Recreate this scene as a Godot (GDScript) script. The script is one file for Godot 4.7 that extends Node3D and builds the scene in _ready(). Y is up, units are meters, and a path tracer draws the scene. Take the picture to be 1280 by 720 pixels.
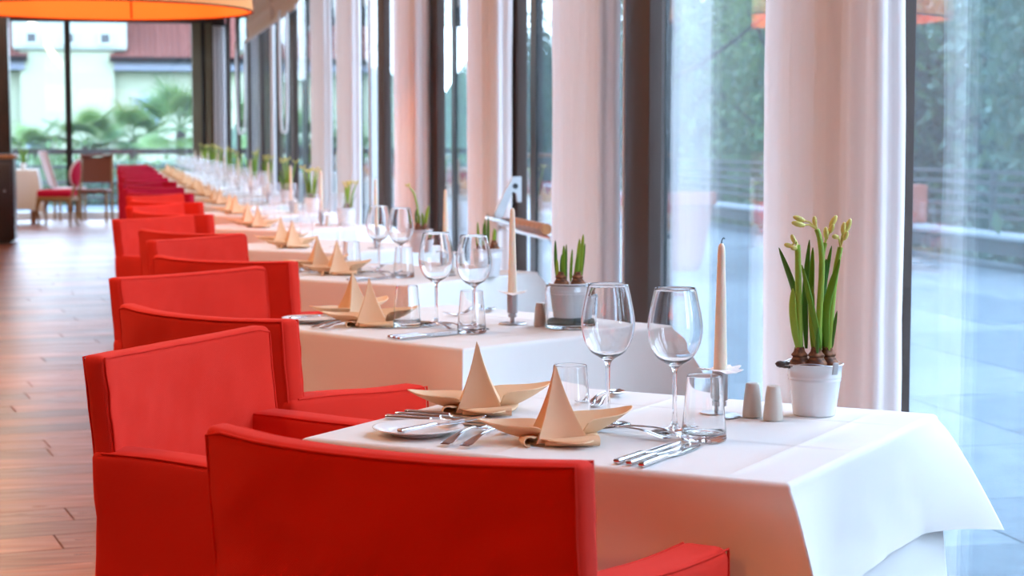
extends Node3D

var names := {}
var M := {}
var rng := RandomNumberGenerator.new()
var noise := FastNoiseLite.new()

# ------------------------------------------------------------------ helpers
func numbered(called: String) -> String:
	if not names.has(called):
		names[called] = 0
		return called
	names[called] += 1
	return "%s_%03d" % [called, names[called]]

func thing(called: String, label: String, category: String, at := Vector3.ZERO, turn := 0.0, group := "") -> Node3D:
	var o := Node3D.new()
	o.name = numbered(called)
	add_child(o, true)
	o.position = at
	o.rotation_degrees.y = turn
	o.set_meta("label", label)
	o.set_meta("category", category)
	if group != "":
		o.set_meta("group", group)
	return o

func retag(o: Node3D, label: String, group := "") -> void:
	o.set_meta("label", label)
	if group != "":
		o.set_meta("group", group)

func dup(src: Node3D, label: String, at: Vector3, turn := 0.0) -> Node3D:
	var o: Node3D = src.duplicate()
	var base: String = src.name
	if base.length() > 4 and base[-4] == "_" and base.right(3).is_valid_int():
		base = base.left(-4)
	o.name = numbered(base)
	add_child(o, true)
	o.position = at
	o.rotation_degrees = Vector3(0, turn, 0)
	o.set_meta("label", label)
	return o

func part(called: String, mesh: Mesh, mat: Material, parent: Node3D, at := Vector3.ZERO, rot := Vector3.ZERO) -> MeshInstance3D:
	var o := MeshInstance3D.new()
	o.name = called
	o.mesh = mesh
	o.material_override = mat
	parent.add_child(o, true)
	o.position = at
	o.rotation_degrees = rot
	return o

func single(called: String, mesh: Mesh, mat: Material, label: String, category: String, at := Vector3.ZERO, turn := 0.0, group := "") -> MeshInstance3D:
	var o := part(numbered(called), mesh, mat, self, at, Vector3(0, turn, 0))
	o.set_meta("label", label)
	o.set_meta("category", category)
	if group != "":
		o.set_meta("group", group)
	return o

func struct(called: String, mesh: Mesh, mat: Material, label: String, category := "") -> MeshInstance3D:
	var o := part(called, mesh, mat, self)
	o.set_meta("kind", "structure")
	o.set_meta("label", label)
	o.set_meta("category", category if category != "" else called.split("_")[0])
	return o

func struct_root(called: String, label: String, category: String) -> Node3D:
	var o := Node3D.new()
	o.name = called
	add_child(o, true)
	o.set_meta("kind", "structure")
	o.set_meta("label", label)
	o.set_meta("category", category)
	return o

func ST() -> SurfaceTool:
	var st := SurfaceTool.new()
	st.begin(Mesh.PRIMITIVE_TRIANGLES)
	return st

func done(st: SurfaceTool) -> ArrayMesh:
	st.generate_normals()
	return st.commit()

# a patch p(u, v); the outside is du x dv
func grid(st: SurfaceTool, nu: int, nv: int, fn: Callable, sg := 0) -> void:
	var p := []
	for i in nu + 1:
		var row := PackedVector3Array()
		for j in nv + 1:
			row.append(fn.call(float(i) / nu, float(j) / nv))
		p.append(row)
	st.set_smooth_group(sg)
	for i in nu:
		for j in nv:
			var a: Vector3 = p[i][j]
			var b: Vector3 = p[i + 1][j]
			var c: Vector3 = p[i + 1][j + 1]
			var d: Vector3 = p[i][j + 1]
			var ua := Vector2(float(i) / nu, float(j) / nv)
			var uc := Vector2(float(i + 1) / nu, float(j + 1) / nv)
			st.set_uv(ua); st.add_vertex(a)
			st.set_uv(uc); st.add_vertex(c)
			st.set_uv(Vector2(uc.x, ua.y)); st.add_vertex(b)
			st.set_uv(ua); st.add_vertex(a)
			st.set_uv(Vector2(ua.x, uc.y)); st.add_vertex(d)
			st.set_uv(uc); st.add_vertex(c)

# sheet with thickness: both sides and no rim shading seam worth closing
func sheet(st: SurfaceTool, nu: int, nv: int, fn: Callable, thick: float, sg := 0) -> void:
	var up := func(u: float, v: float) -> Vector3:
		var e := 0.004
		var du: Vector3 = fn.call(minf(u + e, 1.0), v) - fn.call(maxf(u - e, 0.0), v)
		var dv: Vector3 = fn.call(u, minf(v + e, 1.0)) - fn.call(u, maxf(v - e, 0.0))
		var n := du.cross(dv)
		return fn.call(u, v) + (n.normalized() if n.length() > 1e-12 else Vector3.UP) * thick
	grid(st, nu, nv, up, sg)
	grid(st, nu, nv, func(u: float, v: float) -> Vector3: return fn.call(1.0 - u, v), sg + 1)
	# rim
	grid(st, nu, 1, func(u: float, v: float) -> Vector3: return (fn.call(u, 0.0) as Vector3).lerp(up.call(u, 0.0), v), sg + 2)
	grid(st, nu, 1, func(u: float, v: float) -> Vector3: return (fn.call(u, 1.0) as Vector3).lerp(up.call(u, 1.0), 1.0 - v), sg + 3)
	grid(st, nv, 1, func(u: float, v: float) -> Vector3: return (fn.call(0.0, u) as Vector3).lerp(up.call(0.0, u), 1.0 - v), sg + 4)
	grid(st, nv, 1, func(u: float, v: float) -> Vector3: return (fn.call(1.0, u) as Vector3).lerp(up.call(1.0, u), v), sg + 5)

# profile of (radius, height), outside on the right-hand side when it climbs
func lathe(st: SurfaceTool, prof: Array, seg := 32, sg := 0) -> void:
	var n := prof.size() - 1
	grid(st, seg, n, func(u: float, v: float) -> Vector3:
		var q: Vector2 = prof[int(round(v * n))]
		return Vector3(q.x * cos(u * TAU), q.y, -q.x * sin(u * TAU)), sg)

func smooth_profile(pts: Array, per := 5) -> Array:
	var out := []
	var n := pts.size()
	for i in n - 1:
		var a: Vector2 = pts[maxi(i - 1, 0)]
		var b: Vector2 = pts[i]
		var c: Vector2 = pts[i + 1]
		var d: Vector2 = pts[mini(i + 2, n - 1)]
		for k in per:
			var q := b.cubic_interpolate(c, a, d, float(k) / per)
			out.append(Vector2(maxf(q.x, 0.0), q.y))
	out.append(pts[n - 1])
	return out

func curve3(pts: Array, per := 6) -> PackedVector3Array:
	var out := PackedVector3Array()
	var n := pts.size()
	for i in n - 1:
		var a: Vector3 = pts[maxi(i - 1, 0)]
		var b: Vector3 = pts[i]
		var c: Vector3 = pts[i + 1]
		var d: Vector3 = pts[mini(i + 2, n - 1)]
		for k in per:
			out.append(b.cubic_interpolate(c, a, d, float(k) / per))
	out.append(pts[n - 1])
	return out

# tube through points; rad(t) gives (half width along side, half height)
func tube(st: SurfaceTool, pts: PackedVector3Array, rad: Callable, seg := 8, side := Vector3.ZERO, sg := 0) -> void:
	var n := pts.size()
	var sides := PackedVector3Array()
	var ups := PackedVector3Array()
	var s := side
	for i in n:
		var t := (pts[mini(i + 1, n - 1)] - pts[maxi(i - 1, 0)]).normalized()
		if s == Vector3.ZERO:
			s = t.cross(Vector3.UP if absf(t.y) < 0.9 else Vector3.RIGHT)
		s = (s - t * s.dot(t)).normalized()
		sides.append(s)
		ups.append(s.cross(t))
	var at := func(u: float, v: float) -> Vector3:
		var i := int(round(v * (n - 1)))
		var r: Vector2 = rad.call(v)
		return pts[i] + sides[i] * (r.x * cos(u * TAU)) + ups[i] * (r.y * sin(u * TAU))
	grid(st, seg, n - 1, at, sg)
	for e in 2:
		var i: int = 0 if e == 0 else n - 1
		var v := float(e)
		grid(st, seg, 1, func(u: float, w: float) -> Vector3: return pts[i].lerp(at.call(u if e == 1 else 1.0 - u, v), 1.0 - w), sg + 1)

func rod(st: SurfaceTool, pts: Array, r: float, seg := 8, sg := 0) -> void:
	tube(st, PackedVector3Array(pts), func(_v: float) -> Vector2: return Vector2(r, r), seg, Vector3.ZERO, sg)

func samples(h: float, r: float, n: int) -> PackedFloat32Array:
	var out := PackedFloat32Array([-h, -h + r * 0.25, -h + r * 0.6])
	for i in n + 1:
		out.append(lerpf(-(h - r), h - r, float(i) / n))
	out.append_array([h - r * 0.6, h - r * 0.25, h])
	return out

# rounded box, bent by deform(p)
func rbox(st: SurfaceTool, size: Vector3, r: float, n: Vector3i, at := Vector3.ZERO, deform: Variant = null) -> void:
	var h := size / 2.0
	var s := [samples(h.x, r, n.x), samples(h.y, r, n.y), samples(h.z, r, n.z)]
	for axis in 3:
		var a := (axis + 1) % 3
		var b := (axis + 2) % 3
		for sgn in [1.0, -1.0]:
			var na: int = s[a].size() - 1
			var nb: int = s[b].size() - 1
			grid(st, na, nb, func(u: float, v: float) -> Vector3:
				var p := Vector3.ZERO
				p[axis] = h[axis] * sgn
				p[a] = s[a][int(round((u if sgn > 0.0 else 1.0 - u) * na))]
				p[b] = s[b][int(round(v * nb))]
				var q := p.clamp(-(h - Vector3.ONE * r), h - Vector3.ONE * r)
				var d := p - q
				p = q + d.normalized() * r
				p += at
				return deform.call(p) if deform != null else p)

func box(st: SurfaceTool, a: Vector3, b: Vector3) -> void:
	var lo := Vector3(minf(a.x, b.x), minf(a.y, b.y), minf(a.z, b.z))
	var hi := Vector3(maxf(a.x, b.x), maxf(a.y, b.y), maxf(a.z, b.z))
	var c := (lo + hi) / 2.0
	var h := (hi - lo) / 2.0
	for axis in 3:
		for sgn in [1.0, -1.0]:
			grid(st, 1, 1, func(u: float, v: float) -> Vector3:
				var p := c
				p[axis] += h[axis] * sgn
				p[(axis + 1) % 3] += h[(axis + 1) % 3] * ((u * 2.0 - 1.0) * sgn)
				p[(axis + 2) % 3] += h[(axis + 2) % 3] * (v * 2.0 - 1.0)
				return p, -1)

func box_mesh(a: Vector3, b: Vector3) -> ArrayMesh:
	var st := ST()
	box(st, a, b)
	return done(st)

func rbox_mesh(size: Vector3, r: float, at := Vector3.ZERO) -> ArrayMesh:
	var st := ST()
	rbox(st, size, r, Vector3i(1, 1, 1), at)
	return done(st)

func ball(st: SurfaceTool, at: Vector3, rad: Vector3, basis := Basis(), seg := 10) -> void:
	grid(st, seg, seg / 2, func(u: float, v: float) -> Vector3:
		var e := (v - 0.5) * PI
		return at + basis * Vector3(rad.x * cos(e) * cos(u * TAU), rad.y * sin(e), -rad.z * cos(e) * sin(u * TAU)))

func prism(st: SurfaceTool, poly: PackedVector2Array, z0: float, z1: float) -> void:
	var idx := Geometry2D.triangulate_polygon(poly)
	st.set_smooth_group(-1)
	for k in range(0, idx.size(), 3):
		var a := poly[idx[k]]
		var b := poly[idx[k + 1]]
		var c := poly[idx[k + 2]]
		if (b - a).cross(c - a) < 0.0:
			var t := b
			b = c
			c = t
		for q in [a, c, b]:
			st.add_vertex(Vector3(q.x, q.y, z1))
		for q in [a, b, c]:
			st.add_vertex(Vector3(q.x, q.y, z0))
	var area := 0.0
	for i in poly.size():
		area += poly[i].cross(poly[(i + 1) % poly.size()])
	for i in poly.size():
		var a := poly[i]
		var b := poly[(i + 1) % poly.size()]
		if area < 0.0:
			var t := a
			a = b
			b = t
		for q in [Vector3(a.x, a.y, z0), Vector3(b.x, b.y, z1), Vector3(b.x, b.y, z0), Vector3(a.x, a.y, z0), Vector3(a.x, a.y, z1), Vector3(b.x, b.y, z1)]:
			st.add_vertex(q)

# ------------------------------------------------------------------ materials
func mat(called: String, color: Color, rough := 0.6, metal := 0.0) -> StandardMaterial3D:
	var m := StandardMaterial3D.new()
	m.resource_name = called
	m.albedo_color = color
	m.roughness = rough
	m.metallic = metal
	M[called] = m
	return m

func ramp_tex(freq: float, a: Color, b: Color, w := 256, h := 256, sd := 1, oct := 4) -> NoiseTexture2D:
	var t := NoiseTexture2D.new()
	t.width = w
	t.height = h
	t.seamless = true
	var nz := FastNoiseLite.new()
	nz.seed = sd
	nz.frequency = freq
	nz.fractal_octaves = oct
	t.noise = nz
	var g := Gradient.new()
	g.set_color(0, a)
	g.set_color(1, b)
	t.color_ramp = g
	return t

func weave_tex(twill: bool) -> ImageTexture:
	var im := Image.create(64, 64, false, Image.FORMAT_RGB8)
	for y in 64:
		for x in 64:
			var v := 0.0
			if twill:
				v = 0.5 + 0.5 * sin(TAU * (x + y) / 16.0) * (0.8 + 0.2 * sin(TAU * (x - y) / 8.0))
			else:
				v = 0.5 + 0.25 * sin(TAU * x / 8.0) * signf(sin(TAU * y / 16.0)) + 0.25 * sin(TAU * y / 8.0) * signf(sin(TAU * x / 16.0))
			im.set_pixel(x, y, Color(v, v, v))
	return ImageTexture.create_from_image(im)

func fabric(called: String, color: Color, weave: Texture2D, scale: float, depth: float, rough := 0.9) -> StandardMaterial3D:
	var m := mat(called, color, rough)
	m.uv1_triplanar = true
	m.uv1_scale = Vector3.ONE * scale
	m.heightmap_enabled = true
	m.heightmap_texture = weave
	m.heightmap_scale = depth
	m.metallic_specular = 0.3
	return m

func build_materials() -> void:
	var twill := weave_tex(true)
	var plain := weave_tex(false)
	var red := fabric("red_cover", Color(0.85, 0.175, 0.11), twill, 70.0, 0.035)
	red.rim_enabled = true
	red.rim = 0.25
	red.rim_tint = 0.6
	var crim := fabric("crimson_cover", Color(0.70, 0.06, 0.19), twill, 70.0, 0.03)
	crim.rim_enabled = true
	crim.rim = 0.25
	crim.rim_tint = 0.6
	fabric("piping", Color(0.84, 0.17, 0.11), twill, 120.0, 0.02)
	fabric("cloth", Color(0.87, 0.855, 0.835), plain, 60.0, 0.008, 0.75)
	fabric("under_cloth", Color(0.87, 0.87, 0.865), plain, 60.0, 0.008, 0.8)
	var nap := fabric("napkin", Color(0.93, 0.78, 0.62), plain, 90.0, 0.008, 0.55)
	nap.backlight_enabled = true
	nap.backlight = Color(0.25, 0.2, 0.14)
	var cur := fabric("curtain", Color(0.96, 0.93, 0.92), plain, 50.0, 0.015, 0.85)
	cur.backlight_enabled = true
	cur.backlight = Color(1.0, 1.0, 1.0)
	var sheer := fabric("blind_cloth", Color(0.85, 0.80, 0.76), plain, 50.0, 0.015, 0.85)
	sheer.backlight_enabled = true
	sheer.backlight = Color(0.4, 0.4, 0.4)

	var g := mat("glass", Color(1, 1, 1, 0.0), 0.0)
	g.refraction_enabled = true
	g.refraction_scale = 0.05
	g.transparency = BaseMaterial3D.TRANSPARENCY_ALPHA
	var gt := mat("thin_glass", Color(1, 1, 1, 0.03), 0.02)
	gt.transparency = BaseMaterial3D.TRANSPARENCY_ALPHA
	gt.metallic_specular = 0.5
	var gf := mat("glint_tinted_glass", Color(0.95, 0.97, 1.0, 0.10), 0.02)  # whitish tint stands in for the glints on the distant glassware
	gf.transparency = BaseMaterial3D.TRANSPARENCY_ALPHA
	var pane := mat("pane", Color(0.80, 0.93, 0.97, 0.06), 0.0)
	pane.transparency = BaseMaterial3D.TRANSPARENCY_ALPHA
	pane.metallic_specular = 0.5

	mat("silver", Color(0.86, 0.86, 0.87), 0.12, 1.0)
	mat("brushed_steel", Color(0.72, 0.72, 0.73), 0.32, 1.0)
	mat("porcelain", Color(0.93, 0.92, 0.90), 0.12)
	mat("shaker", Color(0.80, 0.76, 0.71), 0.3)
	mat("enamel", Color(0.88, 0.88, 0.88), 0.25)
	var wax := mat("wax", Color(0.93, 0.86, 0.76), 0.45)
	wax.subsurf_scatter_enabled = true
	wax.subsurf_scatter_strength = 0.25
	mat("wick", Color(0.08, 0.06, 0.05), 0.9)
	mat("paper", Color(0.94, 0.90, 0.88), 0.8)
	mat("grip_wood", Color(0.24, 0.15, 0.11), 0.5)
	mat("soil", Color(0.16, 0.10, 0.07), 1.0)
	mat("moss", Color(0.20, 0.22, 0.15), 1.0)
	var bulb := mat("bulb_skin", Color(1, 1, 1), 0.7)
	bulb.albedo_texture = ramp_tex(0.03, Color(0.20, 0.10, 0.06), Color(0.62, 0.40, 0.24), 128, 128, 5)
	mat("pale_neck", Color(0.80, 0.84, 0.56), 0.5)
	for k in 3:
		var lf := mat("leaf_%d" % k, [Color(0.40, 0.58, 0.14), Color(0.26, 0.46, 0.15), Color(0.56, 0.68, 0.22)][k], 0.4)
		lf.backlight_enabled = true
		lf.backlight = Color(0.35, 0.42, 0.12)
	mat("bud", Color(0.83, 0.80, 0.42), 0.5)

	mat("post_brown", Color(0.245, 0.19, 0.165), 0.6)
	mat("frame_dark", Color(0.065, 0.065, 0.075), 0.35)
	mat("olive", Color(0.42, 0.39, 0.30), 0.6)
	mat("white_paint", Color(0.86, 0.86, 0.85), 0.5)
	mat("wall_paint", Color(0.52, 0.38, 0.28), 0.9)
	mat("ceiling_paint", Color(0.88, 0.82, 0.74), 0.9)
	mat("cord", Color(0.83, 0.81, 0.80), 0.6)
	var dw := mat("dark_wood", Color(1, 1, 1), 0.3)
	dw.albedo_texture = ramp_tex(0.012, Color(0.085, 0.035, 0.03), Color(0.19, 0.09, 0.07), 128, 512, 9)
	dw.uv1_triplanar = true
	dw.uv1_scale = Vector3(3, 0.6, 3)
	var lw := mat("light_wood", Color(1, 1, 1), 0.45)
	lw.albedo_texture = ramp_tex(0.012, Color(0.50, 0.30, 0.17), Color(0.72, 0.48, 0.28), 128, 256, 10)
	lw.uv1_triplanar = true
	lw.uv1_scale = Vector3(6, 1.5, 6)
	# floor planks: grain runs along x
	var grain := ramp_tex(0.014, Color(0.66, 0.62, 0.60), Color(1.0, 1.0, 1.0), 512, 512, 21, 5)
	var rr := ramp_tex(0.02, Color(0.26, 0.26, 0.26), Color(0.42, 0.42, 0.42), 256, 256, 23, 3)
	for k in 5:
		var w := mat("plank_%d" % k, [Color(0.52, 0.29, 0.19), Color(0.62, 0.36, 0.24), Color(0.44, 0.235, 0.15), Color(0.56, 0.33, 0.23), Color(0.66, 0.38, 0.25)][k], 1.0)
		w.albedo_texture = grain
		w.roughness_texture = rr
		w.uv1_triplanar = true
		w.uv1_scale = Vector3(0.35, 1.0, 5.0)
		w.uv1_offset = Vector3(k * 0.23, 0, k * 0.37)
		w.metallic_specular = 0.4
	var gr := ramp_tex(0.02, Color(0.80, 0.82, 0.84), Color(1.0, 1.0, 1.0), 512, 512, 31, 5)
	for k in 3:
		var s := mat("slab_%d" % k, [Color(0.36, 0.41, 0.445), Color(0.40, 0.445, 0.475), Color(0.335, 0.385, 0.42)][k], 0.8)
		s.metallic_specular = 0.3
		s.albedo_texture = gr
		s.uv1_triplanar = true
		s.uv1_world_triplanar = true
		s.uv1_scale = Vector3(0.5, 0.5, 0.5)
	mat("joint", Color(0.30, 0.32, 0.34), 0.9)
	mat("terracotta", Color(0.50, 0.27, 0.20), 0.8)
	mat("rail_metal", Color(0.12, 0.13, 0.15), 0.5)
	mat("kerb", Color(0.52, 0.56, 0.59), 0.8)
	mat("lawn", Color(0.16, 0.27, 0.13), 1.0)
	var hg := mat("hill_green", Color(1, 1, 1), 1.0)
	hg.albedo_texture = ramp_tex(0.03, Color(0.07, 0.15, 0.12), Color(0.22, 0.34, 0.22), 256, 256, 51, 5)
	hg.uv1_triplanar = true
	hg.uv1_world_triplanar = true
	hg.uv1_scale = Vector3(0.12, 0.12, 0.12)
	mat("bark", Color(0.16, 0.13, 0.11), 1.0)
	for k in 4:
		var f := mat("foliage_%d" % k, [Color(0.10, 0.24, 0.17), Color(0.20, 0.34, 0.16), Color(0.30, 0.42, 0.18), Color(0.13, 0.30, 0.24)][k], 0.6)
		f.backlight_enabled = true
		f.backlight = Color(0.3, 0.35, 0.2)
	mat("stucco", Color(0.60, 0.62, 0.53), 1.0)
	mat("stucco_white", Color(0.63, 0.65, 0.62), 1.0)
	mat("fascia", Color(0.44, 0.46, 0.52), 0.7)
	var gd := mat("gutter_dark", Color(0.10, 0.09, 0.10), 1.0)
	gd.metallic_specular = 0.0
	mat("shutter", Color(0.50, 0.56, 0.66), 0.6)
	mat("window_dark", Color(0.06, 0.10, 0.15), 0.15)
	var rt := mat("roof_tile", Color(1, 1, 1), 1.0)
	rt.metallic_specular = 0.1
	rt.albedo_texture = ramp_tex(0.02, Color(0.26, 0.15, 0.14), Color(0.46, 0.29, 0.26), 256, 256, 41, 5)
	rt.uv1_triplanar = true
	rt.uv1_scale = Vector3(0.5, 0.5, 0.5)
	var shade := fabric("shade_outer", Color(0.93, 0.66, 0.42), plain, 30.0, 0.01, 0.8)
	shade.emission_enabled = true
	shade.emission = Color(1.0, 0.50, 0.16)
	shade.emission_energy_multiplier = 0.16
	var si := mat("shade_inner", Color(0.90, 0.52, 0.24), 0.8)
	si.emission_enabled = true
	si.emission = Color(1.0, 0.52, 0.20)
	si.emission_energy_multiplier = 0.30
	mat("shade_seam", Color(0.55, 0.28, 0.10), 0.8)
	var bb := mat("bulb_glow", Color(1, 0.8, 0.5), 0.5)
	bb.emission_enabled = true
	bb.emission = Color(1.0, 0.72, 0.40)
	bb.emission_energy_multiplier = 3.0
	var pl := mat("fill_panel_glow", Color(1, 0.9, 0.75), 0.6)
	pl.emission_enabled = true
	pl.emission = Color(1.0, 0.78, 0.52)
	pl.emission_energy_multiplier = 1.0
	mat("rattan", Color(0.42, 0.20, 0.12), 0.7)
	mat("pink_cloth", Color(0.78, 0.66, 0.64), 0.9)
	mat("gold_wood", Color(0.55, 0.40, 0.22), 0.4)
	mat("red_flower", Color(0.60, 0.08, 0.06), 0.8)

# ------------------------------------------------------------------ ready
const FILL_WARM := Color(1.0, 0.88, 0.76)

func _ready() -> void:
	rng.seed = 7
	noise.seed = 3
	noise.frequency = 1.0
	# camera
	var cam := Camera3D.new()
	cam.name = "camera"
	var ca := CameraAttributesPhysical.new()
	ca.frustum_focal_length = 76.0
	ca.frustum_focus_distance = 3.0
	ca.frustum_near = 0.05
	ca.frustum_far = 400.0
	ca.exposure_aperture = 9.5
	cam.attributes = ca
	cam.position = Vector3(0, 1.21, 0)
	cam.rotation_degrees = Vector3(-4.7387, -12.369, 0)
	add_child(cam)
	cam.make_current()
	# sky
	var we := WorldEnvironment.new()
	we.name = "environment"
	var env := Environment.new()
	env.background_mode = Environment.BG_SKY
	var sm := ProceduralSkyMaterial.new()
	sm.sky_top_color = Color(0.69, 0.79, 0.91)
	sm.sky_horizon_color = Color(0.79, 0.88, 0.955)
	sm.ground_bottom_color = Color(0.30, 0.33, 0.34)
	sm.ground_horizon_color = Color(0.45, 0.52, 0.56)
	sm.sky_energy_multiplier = 2.9
	sm.ground_energy_multiplier = 1.0
	var sky := Sky.new()
	sky.sky_material = sm
	env.sky = sky
	env.tonemap_mode = Environment.TONE_MAPPER_LINEAR
	env.tonemap_exposure = 1.25
	env.sdfgi_enabled = true
	env.ssao_enabled = true
	env.ssil_enabled = true
	we.environment = env
	add_child(we)
	build_materials()
	added_ceiling_fill()
	drum_lamps()
	build_room()
	build_outside()
	build_tables()
	build_far_end()

# ------------------------------------------------------------------ room
func added_ceiling_fill() -> void:  # unseen fill lights, added for general warm light and glints on the glasses
	var fr := ST()
	for s in [-1.0, 1.0]:
		box(fr, Vector3(-0.11, -0.02, s * 0.085), Vector3(0.11, 0.0, s * 0.11))
		box(fr, Vector3(s * 0.085, -0.02, -0.085), Vector3(s * 0.11, 0.0, 0.085))
	var frame := done(fr)
	var diff := box_mesh(Vector3(-0.085, -0.008, -0.085), Vector3(0.085, 0.0, 0.085))
	var k := 0
	for x in [-1.3, -3.4]:
		for i in 10:
			var z := -3.6 - i * 2.4
			var t := thing("added_fill_light", "added small square warm fill light in the %s row of the ceiling above the picture" % ["inner", "outer"][k], "ceiling light", Vector3(x, 3.198, z), 0, "added warm fill lights in the ceiling")
			part("frame", frame, M.white_paint, t)
			part("diffuser", diff, M.fill_panel_glow, t)
			var a := AreaLight3D.new()
			a.name = "fill_panel_light"
			a.light_color = FILL_WARM
			a.light_energy = 2.6
			a.area_size = Vector2(0.16, 0.16)
			a.area_range = 40.0
			a.area_attenuation = 2.0
			a.shadow_enabled = true
			t.add_child(a, true)
			a.position = Vector3(0, -0.03, 0)
			a.rotation_degrees = Vector3(-90, 0, 0)
		k += 1

const POSTS := [-1.0, -1.98, -3.92, -5.83, -7.79, -9.76, -11.7, -13.65, -15.6, -17.55, -19.5, -21.45, -23.4, -25.4, -27.4]

func build_room() -> void:
	# floor of reddish planks, laid at a slight angle to the windows
	var f := struct("floor", box_mesh(Vector3(-5.0, -0.2, -27.8), Vector3(1.95, -0.022, 3.0)), M.joint, "reddish brown glossy plank floor of the aisle")
	var room := PackedVector2Array([Vector2(-5, -27.8), Vector2(1.95, -27.8), Vector2(1.95, 3), Vector2(-5, 3)])
	var a := deg_to_rad(10.0)
	var ex := Vector2(cos(a), -sin(a))
	var ez := Vector2(sin(a), cos(a))
	var far := [ST(), ST(), ST(), ST(), ST()]
	var w := 0.20
	for row in range(-150, 25):
		var z := row * w
		var x := -9.0 - rng.randf() * 2.0
		while x < 9.0:
			var len := rng.randf_range(1.5, 2.4)
			var g := 0.0012
			var q := PackedVector2Array()
			for c in [Vector2(x + g, z + g), Vector2(x + len - g, z + g), Vector2(x + len - g, z + w - g), Vector2(x + g, z + w - g)]:
				q.append(ex * c.x + ez * c.y)
			var k := rng.randi_range(0, 4)
			var up := rng.randf_range(-0.0005, 0.0)
			x += len
			for poly in Geometry2D.intersect_polygons(room, q):
				var mid := Vector2.ZERO
				for c in poly:
					mid += c / poly.size()
				var near: bool = mid.y > -11.0 and mid.y < -3.0 and mid.x > -2.6
				var st: SurfaceTool = ST() if near else far[k]
				var flat := PackedVector2Array()
				for c in poly:
					flat.append(Vector2(c.x, -c.y))
				plank(st, flat, -0.022, up)
				if near:
					part("plank", done(st), M["plank_%d" % k], f)
	for k in 5:
		var p := part("planks_beyond", done(far[k]), M["plank_%d" % k], f)
		p.set_meta("kind", "stuff")
	struct("ceiling", box_mesh(Vector3(-5.2, 3.2, -28.0), Vector3(2.0, 3.4, 3.2)), M.ceiling_paint, "plain warm white ceiling")
	struct("wall_left", box_mesh(Vector3(-5.2, -0.2, -28.0), Vector3(-5.0, 3.2, 3.2)), M.wall_paint, "plain warm painted wall across the aisle", "wall")
	struct("wall_back", box_mesh(Vector3(-5.0, -0.2, 3.0), Vector3(2.0, 3.2, 3.2)), M.wall_paint, "plain warm painted wall behind the viewer", "wall")
	struct("wall_right", box_mesh(Vector3(1.72, 3.0, -28.0), Vector3(2.0, 3.2, 3.0)), M.post_brown, "dark brown lintel over the window wall", "wall")
	struct("wall_side", box_mesh(Vector3(1.72, -0.2, -0.86), Vector3(2.0, 3.0, 3.0)), M.wall_paint, "solid stretch of side wall beside the viewer, before the windows begin", "wall")
	# window wall
	for i in POSTS.size():
		var z: float = POSTS[i]
		var st := ST()
		rbox(st, Vector3(0.045, 3.0, 0.28), 0.004, Vector3i(1, 1, 1), Vector3(1.7225, 1.5, z))
		struct("trim_%d" % (i + 1), done(st), M.post_brown, ["dark brown post standing between two tall glass panes", "dark brown window post"][0 if i < 8 else 1], "post")
		if i + 1 < POSTS.size():
			var z1: float = POSTS[i + 1]
			var wn := struct_root("window_%d" % (i + 1), "tall fixed glass pane of the window wall in dark frame", "window")
			var fr := ST()
			box(fr, Vector3(1.85, 0.0, z - 0.22), Vector3(1.91, 0.07, z1 - 0.22))
			box(fr, Vector3(1.85, 2.93, z - 0.22), Vector3(1.91, 3.0, z1 - 0.22))
			box(fr, Vector3(1.868, 0.07, z - 0.34), Vector3(1.90, 2.93, z - 0.27))
			box(fr, Vector3(1.868, 0.07, z1 - 0.27), Vector3(1.90, 2.93, z1 - 0.23))
			part("window_frame", done(fr), M.frame_dark, wn)
			for gx in [1.874, 1.890]:
				part("glass_pane", box_mesh(Vector3(gx, 0.07, z1 - 0.23), Vector3(gx + 0.005, 2.93, z - 0.34)), M.pane, wn)
	# far glazed wall
	var zf := -27.8
	struct("wall_far", box_mesh(Vector3(-5.0, 2.9, zf - 0.2), Vector3(1.7, 3.2, zf)), M.post_brown, "dark lintel over the far glazed wall", "wall")
	struct("baseboard_far", box_mesh(Vector3(-5.0, -0.02, zf - 0.12), Vector3(1.7, 0.10, zf + 0.04)), M.white_paint, "low white sill under the far glazing", "baseboard")
	var xs := [-5.0, -2.7, -0.6, 1.25]
	for i in 3:
		var wn := struct_root("window_%d" % (21 + i), "tall glass pane of the far wall facing the pale house", "window")
		var fr := ST()
		box(fr, Vector3(xs[i + 1] - 0.045, 0.1, zf - 0.08), Vector3(xs[i + 1] + 0.045, 2.9, zf))
		part("window_frame", done(fr), M.frame_dark, wn)
		part("glass_pane", box_mesh(Vector3(xs[i] + 0.05, 0.1, zf - 0.046), Vector3(xs[i + 1] - 0.05, 2.9, zf - 0.034)), M.pane, wn)
	struct("trim_21", box_mesh(Vector3(1.20, 0.0, zf - 0.1), Vector3(1.34, 2.9, zf + 0.06)), M.olive, "olive grey column at the far window corner", "column")
	struct("trim_22", box_mesh(Vector3(1.40, 0.0, zf - 0.1), Vector3(1.50, 2.9, zf + 0.05)), M.olive, "grey post beside the olive column", "column")
	struct("trim_23", box_mesh(Vector3(1.34, 0.0, zf - 0.1), Vector3(1.40, 2.9, zf - 0.02)), M.frame_dark, "dark gap post between the two far columns", "post")
	struct("trim_24", box_mesh(Vector3(1.50, 0.0, zf - 0.1), Vector3(1.74, 2.9, zf - 0.02)), M.frame_dark, "dark corner post behind the far white curtain", "post")
	curtains()
	blind()
	door_handle()

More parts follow.
